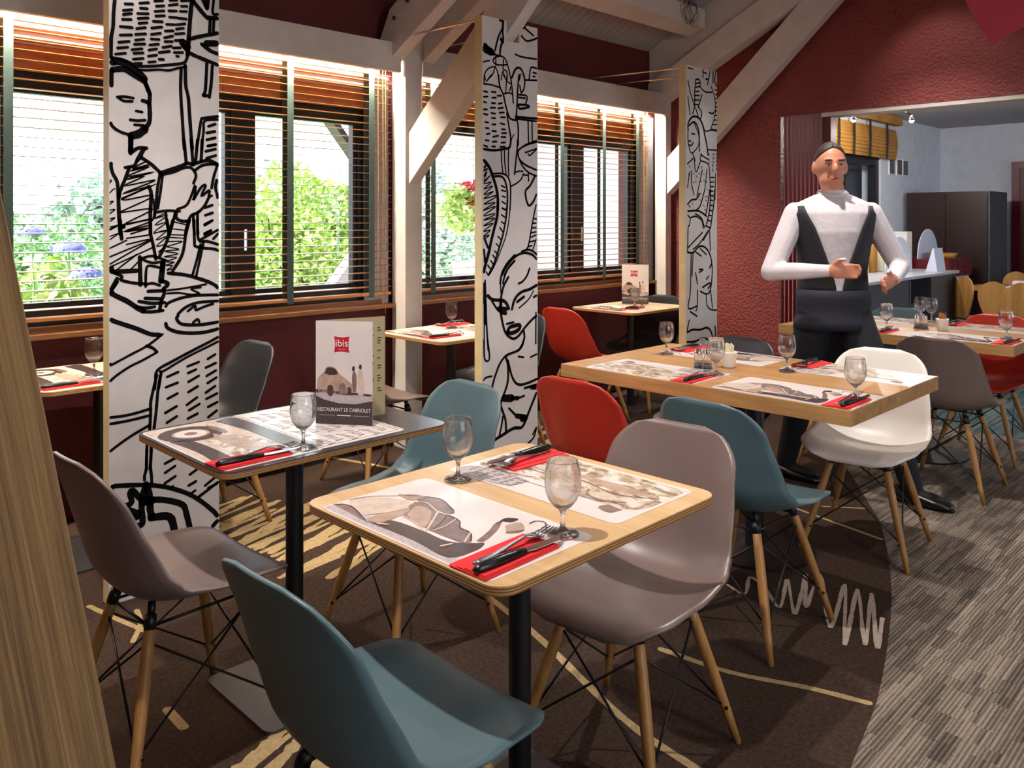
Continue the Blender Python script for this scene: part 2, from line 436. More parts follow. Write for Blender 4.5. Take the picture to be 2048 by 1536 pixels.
for i, (w, p, t, e, a) in enumerate(LAMPS):
    spot_lamp('spot_lamp', 'black spot lamp on a thin stem ' + w, p, t, e, a)
fill_pendant('fill_pendant', 'white pendant lamp added as fill, left behind the camera', (-1.1,-.6,2.6), 14)
fill_pendant('fill_pendant', 'white pendant lamp added as fill, right behind the camera', (1.4,-1.6,2.6), 75)

# ------------------------------------------------------------------ the room shell
YW = 4.15; XE = 5.95; EAVE = 2.83; SL = .53
def zc(y): return EAVE + SL*(YW-abs(y))
curve = [(-3.2,.45),(-1,.55),(1.2,.72),(2.155,.873),(2.564,.963),(3.178,1.161),(3.765,1.415),(4.053,1.582),(4.7,2.0),(5.4,2.5),(XE,2.95)]
cv = [(p.x,p.y) for p in smooth_pts(curve, 5)]
def poly_floor(name, pts, mat, label, z=0.0):
    o = ob(name, me(name, [(x,y,z) for x,y in pts], [tuple(range(len(pts)))], mat)); struct(o, label); return o
flb = poly_floor('floor', cv + [(XE,YW+.02),(-3.2,YW+.02)], 'carpet_brown', 'brown carpet with cream scribbled lines under the tables')
flg = poly_floor('floor', list(reversed(cv)) + [(-3.2,-4.4),(XE,-4.4)], 'carpet_grey', 'grey striped carpet of the walkway')
flt = poly_floor('floor', [(XE,-3.2),(11.0,-3.2),(11.0,3.5),(XE,3.5)], 'carpet_teal', 'dark teal carpet of the next room')
# cream drawing woven into the brown carpet
def floor_lines(name, strokes, mat, jit=.12):
    mb = MB()
    k = 0
    for w, pts in strokes:
        sp = smooth_pts(pts, 6)
        for i in range(0, len(sp)-1, 3):
            k += 1; zz = .0012+.00003*(k % 40); stroke(mb, sp[i:i+4], w, lambda a, b: (a,b,zz), jit)
    return mb.obj(name, mat, flb)
floor_lines('carpet_line', [(.022,[(1.019,3.146),(1.06,2.95),(1.1,2.786)]), (.018,[(1.127,2.994),(1.099,2.885),(1.034,2.779)])], 'carpet_cream')
floor_lines('carpet_line', [(.026,[(2.25,2.9),(2.057,2.107),(1.982,1.826),(1.833,1.389),(1.794,1.136),(1.78,.95)])], 'carpet_cream')
floor_lines('carpet_line', [(.024,[(2.214,1.526),(2.25,1.299),(2.336,1.095),(2.385,.935)])], 'carpet_cream')
floor_lines('carpet_line', [(.020,[(3.76,1.84),(3.751,1.808),(3.649,1.377)]), (.014,[(3.87,1.736),(3.987,1.575)])], 'carpet_cream')
floor_lines('carpet_line', [(.03,[(2.66,4.1),(2.764,3.738),(2.8,3.4)]), (.03,[(3.35,3.2),(3.75,3.0),(4.1,2.7)])], 'carpet_cream')
floor_lines('carpet_dash', [(.03,[(.959,2.324),(.957,2.213)])], 'carpet_cream')
floor_lines('carpet_scribble', [(.013,[(2.783,1.617),(2.762,1.533),(2.903,1.59),(2.852,1.5),(2.753,1.391),(2.984,1.477),(2.745,1.33),(3.077,1.446),(2.819,1.325),(3.116,1.408),(2.738,1.202),(3.097,1.302),(2.659,1.118),(3.088,1.251),(2.705,1.072),(3.09,1.2),(2.71,1.035),(2.926,1.10)])], 'carpet_lilac', .35)
def hatch(path, length, n, ang, w):
    out = []; P = [Vector(p) for p in path]
    for i in range(n):
        t = i/(n-1)*(len(P)-1); k = min(int(t), len(P)-2); c = P[k].lerp(P[k+1], t-k)
        c = c + Vector((random.uniform(-.05,.05), random.uniform(-.05,.05)))
        a = radians(ang + random.uniform(-7,7)); L = length*random.uniform(.6,1.15)/2
        d = Vector((cos(a),sin(a)))*L
        out.append((w*random.uniform(.7,1.5), [tuple(c-d), tuple(c+Vector((random.uniform(-.01,.01),random.uniform(-.01,.01)))), tuple(c+d)]))
    return out
floor_lines('carpet_scribble', hatch([(1.52,3.75),(1.75,3.55),(1.98,3.25),(2.08,2.85)], .75, 30, 18, .03), 'carpet_cream', .4)
floor_lines('carpet_scribble', hatch([(3.5,3.7),(3.85,3.5),(4.1,3.15)], .6, 14, 18, .03), 'carpet_cream', .4)
floor_lines('carpet_scribble', hatch([(1.0,2.0),(1.08,1.85),(1.15,1.7)], .35, 9, 25, .028), 'carpet_cream', .4)

# window wall, with two wide openings
bays = [(0.15, 3.00), (3.22, 5.74)]; SILL = .90; HEAD = 2.06
mb = MB()
mb.box(-3.2, XE+.15, YW, YW+.25, 0, SILL)
mb.box(-3.2, XE+.15, YW, YW+.25, HEAD, EAVE+.12)
mb.box(-3.2, bays[0][0], YW, YW+.25, SILL, HEAD); mb.box(bays[0][1], bays[1][0], YW, YW+.25, SILL, HEAD); mb.box(bays[1][1], XE+.15, YW, YW+.25, SILL, HEAD)
struct(mb.obj('wall_window', 'dark_red_wall'), 'dark red wall below and above the windows')
# white stucco reveals beside the windows
for i, (a, b) in enumerate(((2.90,3.06),(3.19,3.30),(5.66,5.86))):
    struct(MB().box(a, b, YW-.03, YW-.001, .87, 2.26).obj('trim_%d' % (i+1), 'room2_wall'), 'white stucco strip beside the window')
# end wall with the wide opening
OY0, OY1, OZ = -1.4, 3.0, 2.18
def gable(y0, y1, zb):
    ys = [y0] + ([0.0] if y0 < 0 < y1 else []) + [y1]
    return [(y0,zb)] + [(y1,zb)] + [(y, zc(y)+.1) for y in reversed(ys)]
mb = MB()
mb.prism(gable(-4.4, YW, OZ), 'x', XE, XE+.15)
mb.box(XE, XE+.15, OY1, YW, 0, OZ); mb.box(XE, XE+.15, -4.4, OY0, 0, OZ)
struct(mb.obj('wall_end', 'red_stucco'), 'red stucco end wall with the wide opening')
struct(MB().box(XE+.004, XE+.146, OY0, 2.68, OZ-.03, OZ-.001).obj('trim_4', 'white_paint'), 'white soffit strip over the wide opening')
# walls behind the camera
struct(MB().prism(gable(-4.4, YW, 0), 'x', -3.35, -3.2).obj('wall_back', 'red_stucco'), 'red wall behind the camera')
mb = MB(); mb.box(-3.2, XE+.15, -4.55, -4.4, 0, .75); mb.box(-3.2, XE+.15, -4.55, -4.4, 2.35, EAVE+.1)
for a, b in ((-3.2,-.6),(2.8,XE+.15)): mb.box(a, b, -4.55, -4.4, .75, 2.35)
struct(mb.obj('wall_right', 'white_paint'), 'white wall with the added fill window on the far right side')
w4 = bpy.data.objects.new('window_3', None); COL.objects.link(w4); struct(w4, 'unseen window added behind the camera for daylight fill')  # unseen opening added to let in cool fill daylight
for a, b in ((-.6,2.8),):
    MB().box(a, b, -4.48, -4.475, .75, 2.35).obj('pane', 'pane_glass', w4); MB().box((a+b)/2-.03, (a+b)/2+.03, -4.50, -4.45, .75, 2.35).obj('mullion', 'black_frame', w4)
struct(MB().box(-12, 22, -30, -4.55, -.45, -.25).obj('ground', 'gravel'), 'pale yard behind the camera')
# ceiling: sloped boarding
def slope_slab(x0, x1, y0, y1, t=.05, lift=0.0):
    return [(x0,y0,zc(y0)+lift),(x1,y0,zc(y0)+lift),(x1,y1,zc(y1)+lift),(x0,y1,zc(y1)+lift),(x0,y0,zc(y0)+t+lift),(x1,y0,zc(y0)+t+lift),(x1,y1,zc(y1)+t+lift),(x0,y1,zc(y1)+t+lift)]
BF = [(0,3,2,1),(4,5,6,7),(0,1,5,4),(1,2,6,5),(2,3,7,6),(3,0,4,7)]
mb = MB(); mb.add(slope_slab(-3.2, XE+.15, 0, YW+.25, .08, .014), BF); mb.add(slope_slab(-3.2, XE+.15, -4.55, 0, .08, .014), BF)
ceil_o = mb.obj('ceiling', 'ceiling_board'); struct(ceil_o, 'sloped white boarded ceiling')
plank = MB().add(slope_slab(0, .074, .9, YW, .012), BF).mesh('plank', 'ceiling_board')
for k in range(33):
    o = ob('plank', plank, ceil_o); o.location = (3.25+.08*k, 0, 0)

# roof trusses
def beam_yz(x0, x1, pts, name, parent, mat='white_paint'):
    return MB().prism(pts, 'x', x0, x1).obj(name, mat, parent, bevel=.004)
# middle truss
t = thing('roof_truss', 'white timber truss with post and brace behind the middle panel', 'beam', (0,0,0), 0, 'white roof trusses')
MB().box(3.06, 3.19, 3.95, 4.08, 0, 2.62).obj('post', 'white_paint', t, bevel=.004)
def rl(y): return 2.447 + .545*(3.785-y)
for xa, xb in ((2.965,3.055),(3.195,3.285)):
    beam_yz(xa, xb, [(4.10,rl(4.10)+.16),(4.10,rl(4.10)+.02),(3.98,rl(3.98)),(.2,rl(.2)),(.2,rl(.2)+.30),(3.98,rl(3.98)+.30)], 'rafter', t)
def bl(y): return 1.579 + .93*(3.948-y)
beam_yz(3.085, 3.165, [(3.948,1.60),(3.948,1.91),(2.35,bl(2.35)+.335),(2.35,bl(2.35))], 'brace', t)
for y, z in ((3.93,2.58),(3.80,2.66)):
    MB().lathe([(.013,0),(.013,.008),(0,.010)], 10).obj('bolt', 'grey_metal', t).matrix_local = Matrix.Translation((2.964,y,z)) @ Matrix.Rotation(-pi/2, 4, 'Y')
# truss against the end wall
t = thing('roof_truss', 'white timber truss standing against the red end wall', 'beam', (0,0,0), 0, 'white roof trusses')
MB().box(5.80, 5.88, 3.95, 4.06, 0, 2.45).obj('post', 'white_paint', t, bevel=.004)
def r3(y): return 2.604 + .515*(3.528-y)
beam_yz(5.78, 5.90, [(4.12,r3(4.12)),(.2,r3(.2)),(.2,r3(.2)+.24),(4.12,r3(4.12)+.24)], 'rafter', t)
beam_yz(5.83, 5.93, [(4.14,r3(4.14)+.24),(.3,r3(.3)+.24),(.3,zc(.3)-.002),(4.14,zc(4.14)-.002)], 'filler_board', t, 'header_white')
def b3(y): return 1.60 + .935*(3.945-y)
beam_yz(5.81, 5.90, [(3.945,1.60),(3.945,1.905),(1.9,b3(1.9)+.305),(1.9,b3(1.9))], 'brace', t)
# purlin between the trusses
o = MB().prism([(3.72,2.88),(3.56,2.93),(3.56,3.075),(3.72,3.0)], 'x', 3.29, 5.78).obj('purlin', 'white_paint', None, bevel=.004)
tag(o, 'white timber purlin running under the boarded ceiling', 'beam')
o = MB().prism([(2.30,3.72),(2.14,3.72),(2.14,3.87),(2.30,3.80)], 'x', 3.29, 5.78).obj('purlin', 'white_paint', None, bevel=.004)
tag(o, 'upper white timber purlin near the ridge', 'beam')
# coiled wire on the purlin end
mb = MB(); pts = []
for k in range(60):
    a = k*.62; rr = .085+.03*sin(k*1.7); pts.append((5.52+.05*sin(k*.23)+rr*cos(a)*.9, 3.53+.008*sin(k*2.1), 3.0+rr*sin(a)))
mb.tube(pts, .0018, 5); o = mb.obj('cable_coil', 'black_metal'); tag(o, 'tangled coil of thin cable on the purlin end', 'cable')

# pelmets over the windows with light strips inside
for i, (a, b) in enumerate(((-1.2,3.03),(3.20,5.80))):
    p = thing('window_pelmet', ['white light pelmet over the left window', 'white light pelmet over the right window'][i], 'pelmet', (0,0,0), 0, 'white pelmets over the windows')
    MB().box(a, b, 3.95, 3.985, 2.268, 2.442).obj('front_board', 'header_white', p, bevel=.003)
    MB().box(a, b, 3.985, YW-.001, 2.415, 2.44).obj('top_board', 'header_white', p)
    MB().box(a+.05, b-.05, 3.99, 4.015, 2.292, 2.306).obj('light_strip', 'led_warm', p)

# windows
def window(n, x0, x1, muls, label):
    w = bpy.data.objects.new('window_%d' % n, None); COL.objects.link(w); struct(w, label)
    fr = MB(); y0, y1 = YW+.02, YW+.09; t = .075
    fr.box(x0, x1, y0, y1, SILL, SILL+t); fr.box(x0, x1, y0, y1, HEAD-t, HEAD); fr.box(x0, x0+.06, y0, y1, SILL+t, HEAD-t); fr.box(x1-.13, x1, y0, y1, SILL+t, HEAD-t)
    fr.obj('window_frame', 'black_frame', w)
    edges = [x0+.06] + [e for m in muls for e in m] + [x1-.13]
    for a, b in muls:
        MB().box(a, b, y0-.012, y1, SILL+t, HEAD-t).obj('mullion', 'black_frame', w)
        h = MB(); h.tube([((a+b)/2,y0-.012,1.33),((a+b)/2,y0-.05,1.33),((a+b)/2,y0-.05,1.22)], .008, 8); h.obj('window_handle', 'steel', w)
    for k in range(0, len(edges), 2):
        a, b = edges[k], edges[k+1]
        s = MB(); z0, z1 = SILL+t, HEAD-t; f = .028
        s.box(a, b, y0+.012, y1-.012, z0, z0+f); s.box(a, b, y0+.012, y1-.012, z1-f, z1); s.box(a, a+f, y0+.012, y1-.012, z0+f, z1-f); s.box(b-f, b, y0+.012, y1-.012, z0+f, z1-f)
        s.obj('sash', 'black_frame', w)
        MB().box(a+f, b-f, y0+.033, y0+.037, z0+f, z1-f).obj('pane', 'pane_glass', w)
    # timber lining over the window, in short boards, and the sill board
    L = x1-x0; nb = int(L/.16)
    for k in range(nb):
        xa = x0 + L*k/nb
        MB().box(xa+.001, xa+L/nb-.001, YW-.02, YW-.001, HEAD-.01, 2.165).obj('lining_board', 'slat_wood', w)
    MB().box(x0, x1, YW-.022, YW-.001, 2.167, 2.414).obj('white_lining', 'white_paint', w)
    MB().box(x0-.1, min(x1+.06, XE-.02), YW-.11, YW-.001, .850, .875).obj('window_sill', 'sill_wood', w, bevel=.003)
    MB().box(x0, x1, YW-.05, YW+.02, .875, SILL).obj('sill_strip', 'sill_wood', w)
    return w
window(1, .15, 3.00, [(.80,.92),(2.06,2.18)], 'wide black framed window on the left')
window(2, 3.22, 5.74, [(3.98,4.10),(4.84,4.98)], 'wide black framed window on the right')

# venetian blinds: every slat is a part
def blind(x0, x1, tapes, label):
    b = thing('venetian_blind', label, 'blind', (0,0,0), 0, 'wooden venetian blinds')
    L = x1-x0; yc = 4.075; pitch = .0425; z = 2.385; k = 0
    sm = MB().box(-L/2, L/2, -.024, .024, -.0013, .0013).mesh('slat', 'slat_wood')
    zs = []
    while z > .975:
        o = ob('slat', sm, b); o.location = ((x0+x1)/2, yc, z); o.rotation_euler = (radians(random.uniform(1.5,4)), random.uniform(-.0006,.0006), 0); zs.append(z); z -= pitch
    MB().box(x0, x1, yc-.026, yc+.026, .93, .948).obj('bottom_rail', 'slat_wood', b, bevel=.003)
    MB().box(x0, x1, yc-.028, yc+.028, 2.39, 2.413).obj('head_rail', 'slat_wood', b)
    for tx in tapes:
        m = MB(); m.box(tx-.019, tx+.019, yc-.0285, yc-.0272, .92, 2.39); m.obj('ladder_tape', 'tape_green', b)
        m = MB(); m.box(tx-.019, tx+.019, yc+.0272, yc+.0285, .92, 2.39); m.obj('ladder_tape', 'tape_green', b)
    for dx in (.0,.02,.055):
        m = MB(); m.tube([(x1-.05-dx,yc-.034,2.39),(x1-.048-dx,yc-.036,1.6),(x1-.05-dx,yc-.035,.82+dx*2)], .0022, 5); m.obj('pull_cord', 'bamboo', b)
    return b
blind(.25, 3.03, (.985,1.60,2.345,2.885), 'wooden venetian blind with green tapes over the left window')
blind(3.235, 5.72, (3.36,3.80,4.60,5.10,5.54), 'wooden venetian blind with green tapes over the right window')

# accordion door in the opening
ad = bpy.data.objects.new('door_1', None); COL.objects.link(ad); struct(ad, 'folded dark red accordion door')
for k in range(9):
    y = 2.985-.033*k
    m = MB(); m.prism([(XE+.02,y-.014),(XE+.13,y-.020),(XE+.13,y-.012),(XE+.02,y-.004)], 'z', .01, OZ-.002); m.obj('fold_panel', 'accordion_red', ad)
    m = MB(); m.box(XE+.012, XE+.02, y-.013, y-.005, .01, OZ-.002); m.obj('fold_edge', 'accordion_edge', ad)
MB().box(XE+.03, XE+.12, 2.62, 2.685, .01, OZ-.002).obj('lead_post', 'burgundy', ad)

# ------------------------------------------------------------------ the next room
Y2, X2, Z2 = 3.40, 10.90, 2.51
wx0, wx1, wz1 = 6.95, 9.0, 2.06
mb = MB(); mb.box(XE+.15, wx0, Y2, Y2+.2, 0, Z2); mb.box(wx1, X2+.2, Y2, Y2+.2, 0, Z2); mb.box(wx0, wx1, Y2, Y2+.2, wz1, Z2)
struct(mb.obj('wall_next_left', 'room2_wall'), 'white rough wall of the next room with a dark glass door')
struct(MB().box(X2, X2+.2, -3.2, Y2, 0, Z2).obj('wall_next_end', 'room2_wall'), 'white rough end wall of the next room')
mb = MB(); mb.box(XE+.15, X2+.2, -3.4, -3.2, 0, .8); mb.box(XE+.15, X2+.2, -3.4, -3.2, 2.3, Z2); mb.box(XE+.15, 7.0, -3.4, -3.2, .8, 2.3); mb.box(10.0, X2+.2, -3.4, -3.2, .8, 2.3)
struct(mb.obj('wall_next_right', 'room2_wall'), 'right side wall of the next room with the added window')
w5 = bpy.data.objects.new('window_4', None); COL.objects.link(w5); struct(w5, 'unseen window added on the right side of the next room')  # out of view, added to brighten the next room with daylight
MB().box(7.0, 10.0, -3.3, -3.295, .8, 2.3).obj('pane', 'pane_glass', w5)
struct(MB().box(XE+.15, X2+.2, -3.4, Y2+.2, Z2, Z2+.1).obj('ceiling_next', 'room2_ceiling'), 'flat grey ceiling of the next room')
w3 = bpy.data.objects.new('door_2', None); COL.objects.link(w3); struct(w3, 'black framed glass door of the next room')
m = MB()
for a, b in ((wx0,wx0+.1),(8.02,8.14),(wx1-.1,wx1)): m.box(a, b, Y2+.02, Y2+.1, .0, wz1)
m.box(wx0+.1, 8.02, Y2+.02, Y2+.1, wz1-.1, wz1); m.box(8.14, wx1-.1, Y2+.02, Y2+.1, wz1-.1, wz1); m.obj('door_frame', 'black_frame', w3)
for a, b in ((wx0+.1,8.02),(8.14,wx1-.1)):
    MB().box(a, b, Y2+.055, Y2+.06, .0, wz1-.1).obj('pane', 'pane_glass', w3)
MB().box(wx0-.1, wx1+.8, Y2+.25, Y2+.32, -.2, 2.3).obj('grey_blocker', 'grey_laminate', w3)  # grey sheet added behind the glass to block the bright outside
# dark red door on the end wall
d3 = bpy.data.objects.new('door_3', None); COL.objects.link(d3); struct(d3, 'dark red door on the end wall of the next room')
MB().box(X2-.03, X2-.001, 1.6, 2.54, 0, 1.99).obj('door_leaf', 'door_red', d3)
m = MB(); m.box(X2-.05, X2-.001, 2.54, 2.62, 0, 2.06); m.box(X2-.05, X2-.001, 1.52, 1.6, 0, 2.06); m.box(X2-.05, X2-.001, 1.6, 2.54, 1.99, 2.06); m.obj('door_frame', 'burgundy', d3)
# bamboo roman blind, rolled up
rb = thing('bamboo_blind', 'rolled bamboo blind with dark cords over the glass door', 'blind', (0,0,0))
for k in range(9):
    z = 2.36-.036*k
    MB().box(7.25, 9.30, Y2-.05-.02*sin(k*pi/8), Y2-.035-.02*sin(k*pi/8), z-.033, z).obj('bamboo_strip', 'bamboo', rb)
MB().box(7.2, 9.36, Y2-.10, Y2-.02, 2.41, 2.50).obj('wooden_valance', 'bamboo', rb)
for x in (7.75,8.1,8.5,8.95):
    MB().tube([(x,Y2-.085,2.42),(x,Y2-.09,2.2),(x,Y2-.085,2.03)], .012, 6).obj('cord', 'black_metal', rb)
# wall pictures
for k, x in enumerate((9.28,9.50,9.68)):
    o = thing('wall_picture', ['small grey picture left of the trio on the white wall','small grey picture in the middle of the trio on the white wall','small grey picture right of the trio on the white wall'][k], 'picture', (x,Y2-.015,1.97), 0, 'small pictures on the white wall')
    MB().box(-.075, .075, 0, .013, -.09, .09).obj('frame', 'print_white', o)
    MB().box(-.065, .065, -.003, -.0005, -.08, .08).obj('print', 'print_grey', o)
# halogen spots on curved arms
for k, (x, y, z) in enumerate(((7.013,2.875,2.232),(7.361,2.525,2.228))):
    o = thing('halogen_spot', ['small halogen spot on a curved arm nearer the bamboo blind','small halogen spot on a curved arm near the white corner'][k], 'lamp', (x,y,z), 0, 'halogen spots of the next room')
    MB().lathe([(.008,.05),(.03,.0),(.028,.0),(.008,.04)], 12, close=False).obj('reflector', 'chrome', o, True)
    MB().ball((0,0,.005), .022, 10, 6).obj('bulb', 'lamp_warm', o, True)
    MB().tube([(0,0,.05),(-.05,.05,.09),(-.16,.16,.07),(-.25,.25,.14),(-.28,.28,.28)], .006, 6).obj('arm', 'black_metal', o, True)
    ld = bpy.data.lights.new('halogen_light', 'POINT'); ld.energy = 48; ld.color = (1,.95,.9); ld.shadow_soft_size = .02
    lo = bpy.data.objects.new('light', ld); COL.objects.link(lo); lo.parent = o; lo.location = (0,0,-.06)

